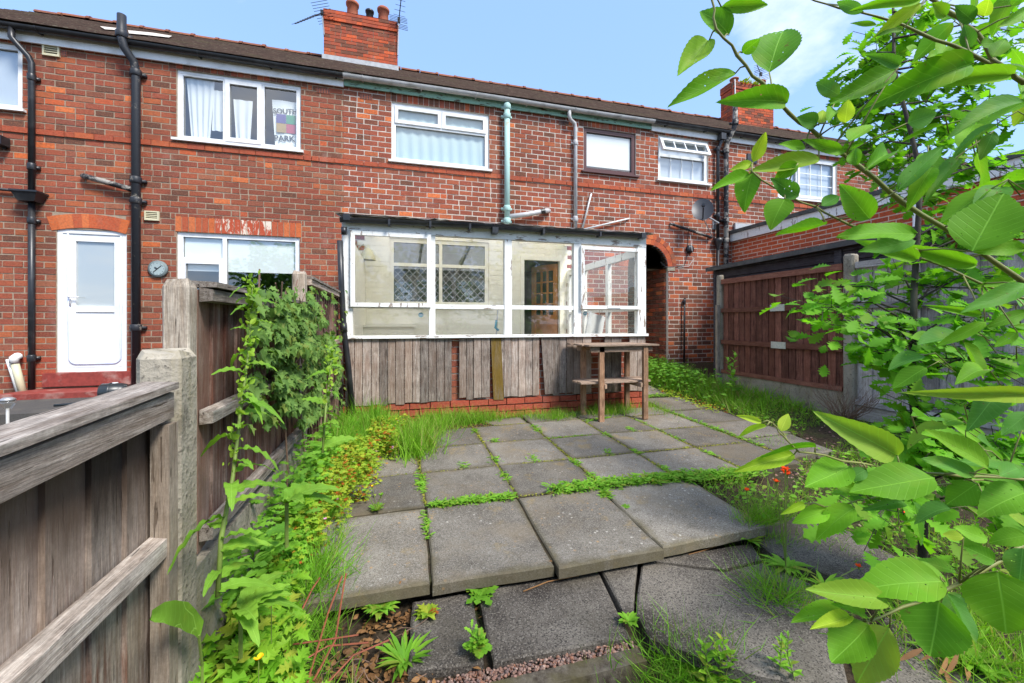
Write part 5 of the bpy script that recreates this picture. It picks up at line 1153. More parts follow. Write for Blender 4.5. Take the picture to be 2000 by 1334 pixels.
# left neighbour's patio and bits
lpz = .2
lp_ = MB().add([(-6.5, 5.75, lpz), (-1.0, 5.75, lpz), (-1.0, FY + .005, lpz), (-6.5, FY + .005, lpz), (-6.5, 5.75, -.02), (-1.0, 5.75, -.02)], [(0, 1, 2, 3), (4, 5, 1, 0)]).build('neighbour_patio', M['tarmac']); tag(lp_, kind='structure')
c = atY(225, 765, 6.4); wc = thing('watering_can', 'dark green watering can lying on its side on the neighbour\'s patio', 'watering can', (c.x, c.y, lpz)); Rw = Matrix.Translation((c.x, c.y, lpz + .115)) @ Matrix.Rotation(rad(12), 4, 'Z') @ Matrix.Rotation(rad(90), 4, 'Y')
mb = MB(); mb.lathe((0, 0, -.14), [(0, 0), (.1, 0), (.112, .015), (.112, .08), (.118, .085), (.118, .1), (.112, .105), (.108, .2), (.09, .26), (.06, .275), (.055, .26)], 18); mb.v = [tuple(Rw @ Vector(v)) for v in mb.v]; mb.build('body', M['can'], wc, True)
MB().tube([Rw @ Vector((.09, -.02, -.05)), Rw @ Vector((.1, -.12, -.22)), Rw @ Vector((.1, -.16, -.5))], [.03, .02, .014], 10).build('spout', M['can'], wc, True); MB().tube([Rw @ Vector(p) for p in ((-.05, .09, -.1), (-.06, .17, -.05), (-.03, .18, .1), (0, .09, .13))], .013, 8).build('handle', M['can'], wc, True)
MB().tube([Rw @ Vector((-.11, 0, .0)), Rw @ Vector((-.119, 0, .0))], .03, 10).build('cap', M['upvc'], wc)
c = atY(15, 800, 5.2); sl_ = thing('solar_light', 'small clear garden light on a stake in the neighbour\'s bed', 'light', (c.x, 5.2, .02)); MB().tube([(c.x, 5.2, .02), (c.x, 5.2, c.z + .01)], .012, 8).build('stake', M['whitepl'], sl_); MB().lathe((c.x, 5.2, c.z), [(.02, 0), (.05, .05), (.055, .08), (0, .1)], 12).build('lens', M['glass_p'], sl_, True); MB().lathe((c.x, 5.2, c.z + .085), [(0, 0), (.055, 0), (.055, .02), (.03, .035), (0, .04)], 12).build('cap', M['steel'], sl_, True)
a, b = atZ(-30, 855, .05), atZ(68, 818, .05); lg = MB().tube([a, b], .06, 10).build('concrete_edging', M['conc'], None, loc=tuple(a)); tag(lg, 'rounded concrete edging log beside the neighbour\'s patio', 'edging')
wp1 = thing('waste_pipes', 'pair of cream waste pipes with a white elbow by the drain, lower left wall', 'pipe', (atY(35, 768, FY - .2).x, FY - .2, lpz))
MB().tube([atY(15, 702, FY - .08), atY(36, 768, FY - .12)], .022, 10).build('thin_pipe', M['whitepl'], wp1, True); MB().tube([atY(28, 706, FY - .1), atY(45, 768, FY - .14)], .042, 12).build('wide_pipe', M['creampl'], wp1, True); MB().tube([atY(34, 696, FY), atY(34, 696, FY - .09), atY(28, 699, FY - .11), atY(28, 709, FY - .11)], .05, 12).build('elbow', M['whitepl'], wp1, True)
# ================================================================ vegetation
T_ovate = leaf_t([(0, .03), (.2, .2), (.5, .27), (.8, .15), (1, .0)], .15, .25)
T_strap = leaf_t([(0, .05), (.35, .1), (.7, .09), (1, .0)], .35, .3)
T_blade = leaf_t([(0, .016), (.4, .015), (.75, .009), (1, .0005)], .28, .0)
T_needle = leaf_t([(0, .011), (.5, .009), (1, .001)], .35, .0)
T_oak = leaf_t([(0, .012), (.1, .03), (.16, .10, .03), (.22, .06), (.32, .20, .05), (.4, .10), (.5, .29, .06), (.58, .14), (.68, .30, .06), (.76, .15), (.86, .2, .04), (.93, .1), (1, .02)], .16, .3)
T_ivy = leaf_t([(0, .06), (.08, .34, -.1), (.26, .24), (.42, .5, .02), (.56, .22), (.8, .12), (1.05, .0)], .12, .25)
T_palm = leaf_t([(0, .03), (.12, .3, -.06), (.24, .12), (.36, .46, .08), (.46, .14), (.62, .34, .12), (.72, .14), (1, .02)], .4, .3)
T_dent = leaf_t([(0, .02), (.12, .05), (.2, .11, -.06), (.27, .05), (.38, .15, -.07), (.46, .06), (.58, .18, -.08), (.68, .08), (.85, .15, -.05), (1, .0)], .35, .2)
T_petal = leaf_t([(0, .06), (.5, .3), (1, .12)], -.1, .2)
def stuff(name, V, F, m, parent=None, smooth=False):
    off = wloc(parent) if parent else (0, 0, 0)
    return tag(link(name, tri_mesh(name, V, F, M[m] if isinstance(m, str) else m, off, smooth), parent), kind='stuff')
def blades(P, h, lean=.35, T=T_blade, W=1.):
    n = len(P); d = rdir(n, 1., 1.) * 0 + np.stack([npr.normal(0, lean, n), npr.normal(0, lean, n), np.ones(n)], 1)
    return scatter(T, P, d, rdir(n, .15), h * npr.uniform(.55, 1.15, n), npr.uniform(.8, 1.4, n) * W)
def on_ground(xy, dz=.0): return np.array([(x, y, gz(x, y) + dz) for x, y in xy])
def top_z(x, y): return max(gz(x, y), pz(y) - .02 if (-.46 < x < 3.3 and 1.95 < y < 4.8) else -9)
def on_top(xy, dz=0.): return np.array([(x, y, top_z(x, y) + dz) for x, y in xy])

# ---- big-leaved sapling in the foreground (goat willow): branches, leaves one by one
def serrated(seed, curl, fold, wav):
    r = random.Random(seed); V = []; F = []; n = 26; prof = []
    for i in range(n + 1):
        t = i / n; wd = .5 * (math.sin(math.pi * min(1, t ** .82)) ** .8) * (1 - .12 * t) if 0 < t < 1 else 0
        prof.append((t, wd * (1 + (.028 if i % 2 else -.02))))
    for i, (t, wd) in enumerate(prof):
        zc = -curl * t * t + .02 * math.sin(t * 5 + seed)
        for k in (-1, -.55, 0, .55, 1):
            x = wd * k; V.append((x, t + (.012 if abs(k) == 1 and i % 2 else 0), zc + fold * abs(k) ** 1.2 * wd + wav * math.sin(t * 9 + k * 2 + seed) * abs(k) * .6))
    for i in range(n):
        for k in range(4): a = i * 5 + k; F.append((a, a + 1, a + 6, a + 5))
    return np.array(V), np.array(F)
big = {}
for mk in ('willow', 'willow_d', 'willow_y'):
    big[mk] = [tri_mesh('leaf', *serrated(s_, c_, f_, w_), M[mk], smooth=True) for s_, c_, f_, w_ in ((1, .12, .3, .03), (2, .28, .2, .06), (3, -.12, .45, .05), (4, .45, .35, .03), (5, .05, .12, .07), (6, .6, .5, .05))]
base_w = atD(2075, 1290, .95)
wil = thing('willow_sapling', 'foreground sapling with large serrated green leaves, along the right edge', 'sapling', (base_w.x, base_w.y, gz(base_w.x, base_w.y)))
BR = {  # branches as (px, py, depth, radius mm)
 'A': [(2120, 700, .92, 8), (2000, 552, .86, 7.5), (1880, 470, .80, 6.5), (1760, 392, .75, 6), (1680, 325, .72, 5.2), (1600, 268, .70, 4.6), (1545, 222, .68, 4), (1490, 165, .66, 3.6), (1440, 110, .65, 3.2), (1400, 55, .64, 2.6), (1388, 0, .64, 2.2), (1385, -40, .64, 2)],
 'B': [(2120, 205, .9, 6.5), (2000, 158, .86, 5.5), (1890, 100, .82, 5), (1800, 65, .8, 4), (1745, 40, .8, 3.2), (1640, 15, .8, 2.4), (1570, -8, .8, 2)],
 'B2': [(2000, 160, .78, 6), (1956, 130, .76, 6), (1904, 67, .75, 5.5), (1850, 22, .74, 5), (1815, -5, .73, 4.5)],
 'C': [(1880, 522, .8, 3.4), (1790, 492, .76, 3.2), (1658, 437, .71, 2.8), (1590, 404, .69, 2.4), (1532, 378, .68, 2.2), (1468, 334, .67, 1.8)],
 'C2': [(2000, 585, .82, 3.6), (1920, 555, .8, 3.4), (1800, 505, .78, 3)],
 'D': [(2120, 955, .84, 5), (2000, 935, .80, 4.2), (1880, 930, .77, 3.6), (1760, 915, .74, 3), (1640, 898, .72, 2.6), (1560, 880, .70, 2.2), (1530, 852, .70, 1.8), (1508, 826, .7, 1.4)],
 'D2': [(1920, 935, .77, 2.4), (1820, 948, .76, 2), (1712, 968, .74, 1.8), (1660, 985, .73, 1.4), (1610, 990, .73, 1.2)],
 'E': [(2120, 1010, .76, 6), (2000, 1062, .72, 5.2), (1930, 1110, .70, 4.4), (1850, 1155, .68, 3.8), (1765, 1188, .66, 3), (1700, 1215, .65, 2.2), (1660, 1205, .65, 1.4)],
 'T': [(2075, 1290, .95, 22), (2085, 1100, .94, 20), (2105, 900, .93, 18), (2120, 700, .92, 15), (2130, 450, .91, 12), (2120, 205, .9, 9)]}
mb = MB(); nodes = []
mb.tube([wil.location - Vector((0, 0, .05)), base_w], [.024, .022], 10)
for k, b in BR.items():
    pts = [atD(x, y, d) for x, y, d, r in b]; dense = []; rs = []
    for i in range(len(pts) - 1):
        for t in (0, .34, .67): dense.append(pts[i].lerp(pts[i + 1], t) + Vector([rnd.uniform(-.0025, .0025) for _ in range(3)])); rs.append((b[i][3] + (b[i + 1][3] - b[i][3]) * t) / 1500 * (1.2 if t == 0 else 1))
    dense.append(pts[-1]); rs.append(b[-1][3] / 1500); mb.tube(dense, rs, 8)
    if k != 'T': nodes += dense
LV = []                                            # (base px, tip px, width px, depth, material)
def z2(l, ox, oy, s, d, m='willow'):
    for q in l: LV.append((ox + q[0] / s, oy + q[1] / s, ox + q[2] / s, oy + q[3] / s, q[4] / s, (q[5] if len(q) > 5 and isinstance(q[5], float) else d), q[-1] if isinstance(q[-1], str) else m))
z2([(228, 208, 45, 430, 120), (362, 385, 20, 530, 105), (330, 182, 205, 15, 115), (290, 35, 548, 18, 70), (400, 275, 497, 195, 62), (540, 375, 622, 72, 215), (632, 535, 375, 488, 118), (455, 845, 515, 690, 62, 'willow_y'), (800, 835, 450, 878, 92), (450, 852, 345, 882, 46, 'willow_y'), (445, 908, 222, 1015, 66), (452, 900, 395, 1066, 118), (690, 850, 570, 930, 78), (692, 1022, 572, 940, 82, 'willow_d'), (622, 1035, 545, 1162, 130), (812, 1072, 900, 1030, 66, 'willow_d'), (1065, 1142, 935, 978, 125), (930, 795, 742, 728, 60), (725, 770, 620, 740, 50), (958, 742, 1078, 632, 98), (1002, 862, 968, 758, 64), (1040, 890, 1262, 688, 84), (1212, 992, 1452, 728, 86, 'willow_d'), (1392, 868, 1278, 1036, 92), (1262, 642, 1416, 585, 100, 'willow_d'), (905, 495, 785, 425, 76, 'willow_d'), (1192, 368, 888, 522, 112), (850, 642, 925, 498, 64), (790, 642, 694, 612, 80, 'willow_d'), (800, 652, 832, 562, 58, 'willow_y'), (935, 642, 952, 518, 72, 'willow_y'), (1222, 342, 1100, 285, 60, 'willow_d'), (1332, 20, 1094, 184, 66, 'willow_y'), (1600, 330, 1150, 472, 165), (1812, 385, 1352, 418, 88), (1880, 530, 1550, 585, 118, 'willow_d'), (1268, 265, 1302, 222, 42), (1365, 300, 1466, 258, 48), (1330, 0, 1065, 12, 66), (1312, 1215, 908, 1218, 122), (1600, 1312, 1765, 990, 265), (838, 1168, 556, 1256, 46), (1528, 828, 1382, 972, 66, 'willow_d'), (1712, 682, 1640, 832, 66, 'willow_d'), (1880, 1108, 1728, 1152, 105), (1302, 1258, 1028, 1292, 92, 'willow_d'), (1880, 1290, 1620, 1312, 70), (1030, 62, 890, 8, 55, 'willow_d'), (1660, 85, 1700, -20, 120, 'willow_y'), (1868, 60, 1760, 130, 60), (1600, 110, 1520, 30, 70, 'willow_d'), (1460, 90, 1380, 20, 66), (1700, 300, 1790, 180, 80), (1590, 250, 1560, 130, 60, 'willow_d'), (1800, 30, 1868, -30, 60), (1640, 230, 1730, 215, 60), (1100, 130, 975, 115, 26), (1240, 150, 1105, 180, 30, 'willow_d')], 1300, 0, 2.669, .68)
z2([(782, 150, 528, 58, 82), (1092, 182, 738, 92, 82), (1360, 108, 1088, 115, 52), (1360, 285, 1068, 392, 88, 'willow_d'), (1290, 262, 1072, 305, 52), (1112, 440, 902, 400, 40), (1132, 478, 902, 592, 58), (1360, 420, 1138, 502, 62), (1300, 532, 1178, 612, 50), (1360, 855, 962, 850, 82), (672, 1170, 378, 1005, 150), (1140, 1232, 858, 1038, 112), (1085, 1272, 812, 1185, 90, 'willow_d'), (1360, 950, 1230, 1050, 80, 'willow_d')], 1500, 450, 2.668, .76)
z2([(365, 258, 132, 322, 68, 'willow_y'), (622, 315, 398, 425, 135), (235, 125, 94, 158, 30, 'willow_y'), (212, 110, 104, 72, 30, 'willow_y'), (300, 150, 338, 66, 50, 'willow_y'), (466, 225, 234, 230, 20), (1018, 372, 662, 402, 165), (1222, 398, 1078, 492, 108), (1460, 435, 1258, 502, 150), (672, 440, 548, 385, 62), (528, 520, 378, 568, 78), (648, 510, 472, 622, 100), (412, 490, 330, 530, 34, 'willow_y'), (705, 330, 610, 380, 60, 'willow_d'), (880, 480, 760, 500, 50, 'willow_d'), (1330, 360, 1460, 300, 80, 'willow_d')], 1400, 780, 2.408, .72)
z2([(1066, 855, 688, 850, 190), (798, 945, 448, 888, 112), (640, 985, 530, 870, 60, 'willow_y'), (602, 1010, 400, 985, 92), (632, 1020, 422, 1095, 60, 'willow_y'), (716, 1060, 548, 1248, 170), (812, 1075, 642, 1338, 172), (1046, 948, 1012, 1204, 262), (1322, 808, 1366, 1112, 262), (1272, 662, 1133, 598, 70), (1160, 650, 1062, 630, 48, 'willow_y'), (1310, 760, 1188, 700, 78), (1460, 640, 1284, 660, 84), (1440, 700, 1420, 870, 110, 'willow_d'), (700, 1010, 610, 960, 60)], 1400, 780, 2.408, .65)
wl = wil.location
for bx_, by_, tx_, ty_, w_, d_, m_ in LV:
    d_ += rnd.uniform(-.03, .03); a = atD(bx_, by_, d_); b = atD(tx_, ty_, d_ + rnd.uniform(-.03, .02)); y_ = (b - a); L = y_.length; y_.normalize()
    tocam = (cam.location - a).normalized(); nn = (tocam + Vector((rnd.uniform(-.35, .35), rnd.uniform(-.3, .3), rnd.uniform(.0, .55)))).normalized()
    xx = y_.cross(nn).normalized(); zz = xx.cross(y_).normalized()
    wr = w_ / 800 * d_ / L                          # width over length
    o = link('leaf', big[m_][rnd.randrange(6)], wil); R3 = Matrix((xx, y_, zz)).transposed().to_4x4(); o.matrix_local = Matrix.Translation(a - wl) @ R3 @ Matrix.Diagonal((L * min(wr, .95) * 1.08, L, L * .8, 1))
    nd = min(nodes, key=lambda p: (p - a).length)
    if (nd - a).length < .16: mb.tube([nd, nd.lerp(a, .5) + Vector((0, 0, .004)), a], [.0016, .0013, .0011], 5)
# leaves deeper in the same crown, above and behind the ones listed
for k in range(64):
    px_ = rnd.uniform(1780, 2060); py_ = rnd.choice([rnd.uniform(-60, 420), rnd.uniform(560, 1200)]); d_ = rnd.uniform(.85, 1.15); a = atD(px_, py_, d_); L = rnd.uniform(.07, .11)
    y_ = Vector((rnd.uniform(-1, .3), rnd.uniform(-.6, .6), rnd.uniform(-.7, .5))).normalized(); nn = Vector((rnd.uniform(-.4, .4), -.5, 1)).normalized(); xx = y_.cross(nn).normalized(); zz = xx.cross(y_)
    o = link('leaf', big[rnd.choice(['willow', 'willow_d', 'willow'])][rnd.randrange(6)], wil); o.matrix_local = Matrix.Translation(a - wl) @ Matrix((xx, y_, zz)).transposed().to_4x4() @ Matrix.Diagonal((L * .55, L, L * .8, 1)); mb.tube([a, a - y_ * .03, a - y_ * .05 + Vector((.03, 0, -.04))], .0014, 4)
mb.build('branches', M['stem_w'], wil, True)

# ---- oak sapling
ob = Vector((2.5, 1.42, gz(2.5, 1.42)))
oak = thing('oak_sapling', 'slender oak sapling with lobed leaves behind the foreground leaves', 'sapling', tuple(ob))
tr = [ob + Vector((0, 0, -.05)), ob + Vector((.01, .0, .5)), ob + Vector((-.02, .03, 1.0)), ob + Vector((.03, .05, 1.5)), ob + Vector((.08, .05, 2.1)), ob + Vector((.05, .15, 2.7)), ob + Vector((.12, .2, 3.3))]
MB().tube(tr, [.02, .019, .017, .014, .011, .008, .004], 9).build('trunk', M['bark'], oak, True)
tips = [(1590, 600, 2.1), (1580, 575, 2.25), (1630, 560, 2.3), (1660, 640, 2.0), (1640, 590, 2.1), (1710, 690, 2.0), (1740, 640, 2.1), (1780, 690, 1.9), (1900, 620, 1.9), (1980, 700, 1.8), (1930, 800, 1.9), (1800, 800, 2.0), (1780, 860, 1.9), (1990, 450, 2.0), (1900, 430, 2.2), (1800, 380, 2.4), (1720, 250, 2.6), (1670, 215, 2.5), (1690, 130, 2.5), (1730, 90, 2.5), (1790, 60, 2.5), (1850, 130, 2.4), (1950, 230, 2.3), (1980, 60, 2.3), (1860, 220, 2.5), (1770, 320, 2.4), (1690, 300, 2.5), (1980, 330, 2.2), (1750, 540, 2.2), (1840, 560, 2.1), (1940, 930, 1.8), (1710, 1010, 1.5), (1750, 960, 1.7), (1990, 900, 1.7), (1900, 700, 2.0), (1850, 480, 2.2), (1940, 540, 2.0), (1700, 180, 2.5), (1880, 330, 2.3), (1800, 180, 2.6), (1910, 140, 2.4), (1600, 625, 2.05), (1900, 870, 1.85), (1830, 880, 1.8), (1980, 1000, 1.7), (1800, 260, 2.5)]
bm_ = MB(); P = []; D = []; Nn = []; L = []
for px_, py_, d_ in tips:
    p = atD(px_, py_, d_); zt_ = max(ob.z + .45, min(ob.z + 3.2, p.z - .12)); st0 = min(tr, key=lambda q: abs(q.z - zt_)); st1 = Vector((st0.x, st0.y, zt_))
    mid = st1.lerp(p, .55) + Vector((0, 0, .05)); bm_.tube([st1, mid, p], [.006, .004, .002], 6); dirn = (p - mid).normalized()
    for k in range(rnd.randint(46, 62) if px_ > 1660 else 18):
        t = rnd.random(); c = mid.lerp(p, .25 + .85 * t) + Vector((rnd.gauss(0, .085), rnd.gauss(0, .085), rnd.gauss(0, .055))); P.append(c); dv = Vector((rnd.gauss(0, 1), rnd.gauss(0, 1), rnd.gauss(-.15, .35))).normalized() * .8 + dirn * .7; D.append(dv.normalized()); Nn.append(Vector((rnd.gauss(-.1, .35), rnd.gauss(-.6, .35), .85)).normalized()); L.append(rnd.uniform(.06, .115))
        if k % 3 == 0: bm_.tube([mid.lerp(p, min(1, t)), c], .0015, 4)
bm_.build('branches', M['bark'], oak, True)
order = sorted(range(len(P)), key=lambda i: -L[i] / proj(P[i])[2] if 1500 < proj(P[i])[0] < 2000 else 0)
oak_me = tri_mesh('leaf', *T_oak, M['oak'], smooth=True)
for i in order[:300]:
    xx = D[i].cross(Nn[i]).normalized(); zz = xx.cross(D[i]); o = link('leaf', oak_me, oak); o.matrix_local = Matrix.Translation(P[i] - ob) @ Matrix((xx, D[i], zz)).transposed().to_4x4() @ Matrix.Diagonal((L[i] * 1.15, L[i], L[i], 1))
ii = order[300:]; V, F = scatter(T_oak, [P[i] for i in ii], [D[i] for i in ii], [Nn[i] for i in ii], [L[i] for i in ii], 1.15); stuff('foliage', V, F, 'oak', oak, True)

# ---- ivy over the left fence
pg = [(500, 660), (520, 610), (560, 575), (600, 568), (625, 600), (650, 650), (668, 720), (650, 790), (590, 830), (545, 790), (530, 740), (515, 700)]
def inpoly(x, y, pg):
    c = False; j = len(pg) - 1
    for i in range(len(pg)):
        if (pg[i][1] > y) != (pg[j][1] > y) and x < (pg[j][0] - pg[i][0]) * (y - pg[i][1]) / (pg[j][1] - pg[i][1]) + pg[i][0]: c = not c
        j = i
    return c
ivy = thing('ivy', 'dense ivy climbing over the left fence', 'ivy', (LX + .05, 3.2, .1)); P = []; sm = MB()
while len(P) < 3000:
    x, y = rnd.uniform(485, 675), rnd.uniform(560, 835)
    if (not inpoly(x, y, pg) and rnd.random() > .12) or noise.noise((x * .035, y * .035, 7)) < -.22: continue
    e = noise.noise((x * .03, y * .03, 1)); P.append(atX(x, y, LX + .045 + max(0, .07 + e * .1) * rnd.random()))
P = np.array(P); n = len(P); V, F = scatter(T_ivy, P, np.stack([npr.normal(.35, .3, n), npr.normal(-.2, .6, n), npr.normal(-.7, .4, n)], 1), np.stack([np.full(n, 1.) + npr.normal(0, .3, n), npr.normal(-.5, .4, n), npr.normal(.45, .3, n)], 1), npr.uniform(.03, .058, n))
stuff('foliage', V, F, 'ivy', ivy)
for k in range(26):
    x, y = rnd.uniform(520, 650), rnd.uniform(700, 800); p = atX(x, y, LX + .05); pts = [p]
    for j in range(6): p = p + Vector((rnd.uniform(-.012, .014), rnd.uniform(-.12, .12), rnd.uniform(.03, .12))); p.x = max(p.x, LX + .045); pts.append(p)
    sm.tube(pts, .0035, 4)
for k in range(12):
    y = 2.4 + rnd.random() * 2.2; sm.tube([(LX + .05, y, .05), (LX + .06, y + rnd.uniform(-.1, .1), .4), (LX + .05, y + rnd.uniform(-.2, .2), .8)], .005, 5)
sm.build('stems', M['stem_b'], ivy)

# ---- dock: tall stem with curly leaves
def curly(seed, curl, wv):
    V = []; F = []; n = 18
    for i in range(n + 1):
        t = i / n; wd = .2 * math.sin(math.pi * min(1, (t * .96 + .02)) ** .8) ** .7 * (1 - .35 * t)
        yy = t - curl * .25 * t ** 3; zz = -curl * t * t
        for k in (-1, -.5, 0, .5, 1): V.append((wd * k, yy, zz + .25 * wd * abs(k) + wv * math.sin(t * 30 + seed + (1.5 if k > 0 else 0)) * k * k))
    for i in range(n):
        for k in range(4): a = i * 5 + k; F.append((a, a + 1, a + 6, a + 5))
    return tri_mesh('leaf', np.array(V), np.array(F), M['dock'], smooth=True)
dockm = [curly(1, .6, .035), curly(2, .9, .05), curly(3, .35, .035), curly(5, 1.15, .05)]
def put_leaf(me, parent, a, d, nn, L, w=1.):
    d = Vector(d).normalized(); xx = d.cross(Vector(nn)).normalized(); zz = xx.cross(d); o = link('leaf', me, parent); o.matrix_local = Matrix.Translation(Vector(a) - wloc(parent)) @ Matrix((xx, d, zz)).transposed().to_4x4() @ Matrix.Diagonal((L * w, L, L, 1)); return o
def dock(label, path, rs, nleaf, L0, L1, seeds=True, side=None):
    b = Vector(path[0]); dk = thing('dock_plant', label, 'dock', tuple(b)); pts = [Vector(p) for p in path]; mb = MB().tube(pts, rs, 8)
    P = []
    for k in range(nleaf):
        t = (k + .5) / nleaf; f = t * (len(pts) - 1); i = min(int(f), len(pts) - 2); p = pts[i].lerp(pts[i + 1], f - i); a = k * 2.4 + rnd.uniform(-.4, .4); L = L0 + (L1 - L0) * t
        d = Vector((math.cos(a), math.sin(a) * .8, rnd.uniform(.15, .7)))
        if d.x < -.2 and p.x + d.x * L < LX + .06: d.x *= -.6
        put_leaf(rnd.choice(dockm), dk, p, d, (rnd.uniform(-.4, .4), rnd.uniform(-.6, .2), 1), L * rnd.uniform(.6, 1.25), rnd.uniform(.75, 1.1))
        if seeds and t > .35:
            for j in range(int(4 + 8 * t)): P.append(p + Vector((rnd.gauss(0, .012), rnd.gauss(0, .012), rnd.uniform(-.05, .05))))
    mb.build('stem', M['stem_g'], dk, True)
    if P: n = len(P); V, F = scatter(T_ovate, np.array(P), rdir(n, .9), rdir(n, .2), npr.uniform(.012, .03, n), 1.2); stuff('seed_heads', V, F, 'dock_s', dk)
    return dk
DX = -.50
dock('tall dock with long curly leaves rising against the left fence', [atX(425, 1165, DX), atX(432, 1050, DX), atX(455, 930, DX), atX(470, 800, DX), atX(485, 690, DX), atX(492, 600, DX), atX(493, 558, DX)], [.007, .007, .006, .005, .004, .003, .002], 34, .14, .06)
dock('smaller dock rising through the grass in front of the ivy', [atX(630, 885, -.33), atX(636, 800, -.33), atX(645, 720, -.33), atX(650, 672, -.33)], [.005, .005, .004, .002], 12, .14, .06)
for k, (px_, py_, lab) in enumerate(((470, 1190, 'broad dock leaves drooping beside the concrete post'), (560, 980, 'pair of broad dock leaves arching over the cranesbill'))):
    b = atX(px_, py_, -.47 if k == 0 else -.36); dk = thing('dock_rosette', lab, 'dock', (b.x, b.y, max(gz(b.x, b.y), b.z - .15)))
    MB().tube([dk.location, b], .006, 6).build('stem', M['stem_g'], dk)
    for j in range(8 if k == 0 else 4): a = j * 2.1; put_leaf(dockm[j % 4], dk, b, (abs(math.cos(a)) * .8 + .1, math.sin(a), .7), (0, -.2, 1), rnd.uniform(.13, .19), 1.1)
# single curled leaf in front of the concrete post
b = atX(395, 1300, -.56); dk = thing('dock_leaf_stalk', 'single curled dock leaf bending across the foot of the concrete post', 'dock', (b.x, b.y, gz(b.x, b.y))); m_ = atX(388, 1240, -.55); MB().tube([dk.location, b, m_], .004, 6).build('stem', M['stem_g'], dk)
cl = [atX(x, y, X_) for x, y, X_ in ((388, 1245, -.55), (384, 1228, -.553), (372, 1213, -.556), (355, 1203, -.558), (335, 1197, -.56), (315, 1198, -.562), (298, 1204, -.565), (290, 1212, -.567))]; V = []; F = []
for i, p in enumerate(cl):
    t_ = (cl[min(i + 1, 7)] - cl[max(i - 1, 0)]).normalized(); n_ = Vector((.75, -.5, .45)); s_ = t_.cross(n_).normalized(); wd = (.004, .018, .026, .029, .027, .022, .014, .002)[i]
    for k in (-1, -.5, 0, .5, 1): V.append(p + s_ * wd * k + n_ * (.006 * abs(k) + (.005 if i % 2 else -.003) * abs(k)))
for i in range(7):
    for k in range(4): q_ = i * 5 + k; F.append((q_, q_ + 1, q_ + 6, q_ + 5))
link('leaf', tri_mesh('leaf', np.array(V), np.array(F), M['dock'], wloc(dk), True), dk)

# ---- grass and horsetail masses (nobody could count the blades)
def region(n, f):
    out = []
    while len(out) < n:
        p = f()
        if p is not None: out.append(p)
    return out
def gmass(name, n, f, h, m='horsetail', lean=.35, T=T_needle, W=1., hf=None):
    xy = region(n, f); P = on_top(xy); hh = np.array([h * (hf(x, y) if hf else 1) for x, y in xy]); V, F = blades(P, hh, lean, T, W); return stuff(name, V, F, m)
def bedxy():
    y = rnd.uniform(2.0, 4.78); e = -.46 + (y - 2.4) * .14 + .3 * sstep(4.0, 4.6, y) + .04 * math.sin(y * 5); x = rnd.uniform(-.63, e)
    if noise.noise((x * 3, y * 3, 5)) < -.35: return None
    return x, y
gmass('grass', 11000, bedxy, .22, 'horsetail', .4, hf=lambda x, y: (.55 + .75 * sstep(.15, -.35, x)) * (1 + .35 * noise.noise((x * 4, y * 4, 2))) * (.5 + .65 * sstep(2.4, 4.0, y)))
def clump(cx, cy, sx, sy): return lambda: (rnd.gauss(cx, sx), rnd.gauss(cy, sy))
gmass('grass_tuft', 1500, clump(.12, 3.85, .1, .14), .26, 'grass', .4)
for k, (cx, cy, sx, sy, n, h) in enumerate(((.55, 4.62, .22, .06, 1300, .2), (.95, 4.66, .1, .05, 500, .16), (1.75, 4.55, .14, .07, 700, .15), (2.55, 4.62, .2, .08, 1100, .17), (1.35, 4.7, .2, .03, 400, .13), (.3, 4.4, .14, .12, 700, .2), (3.25, 4.75, .1, .25, 700, .13))):
    gmass('grass_tuft', n, clump(cx, cy, sx, sy), h, 'grass', .45)
def rightxy():
    y = rnd.uniform(2.2, 7.2); x0_ = 4.05 + .1 * math.sin(y * 3) if y > 3.4 else 3.45; x = x0_ + (4.93 - x0_) * rnd.random() ** (.8 if y > 4 else 1.0)
    if y < 3.6 and noise.noise((x * 2.4, y * 2.4, 9)) < .12: return None
    return x, y
gmass('rough_grass', 5600, rightxy, .2, 'grass', .5, T_blade, hf=lambda x, y: (.35 + .75 * sstep(3.3, 4.6, y)) * (1 + .4 * noise.noise((x * 3, y * 3, 4))))
def farxy():
    x, y = rnd.uniform(2.1, 4.9), rnd.uniform(.2, 3.4)
    if noise.noise((x * 1.7, y * 1.7, 3)) < -.18 or (x < 3.35 and y > 2.6): return None
    return x, y
gmass('short_grass', 9000, farxy, .1, 'grass', .6, T_blade)
gmass('fern_horsetail', 700, clump(1.72, 1.52, .07, .07), .2, 'horsetail', 1.1, T_needle, .8)
gmass('fern_horsetail', 900, clump(1.05, 1.33, .12, .07), .18, 'horsetail', .9, T_needle, .8)
gmass('fern_horsetail', 1300, clump(-.38, 1.95, .07, .2), .2, 'horsetail', .7, T_needle, .8)
gmass('grass_tuft', 500, clump(2.12, 1.98, .08, .05), .14, 'grass', .6)
gmass('grass_tuft', 800, clump(2.15, 1.05, .16, .14), .22, 'grass', .6)

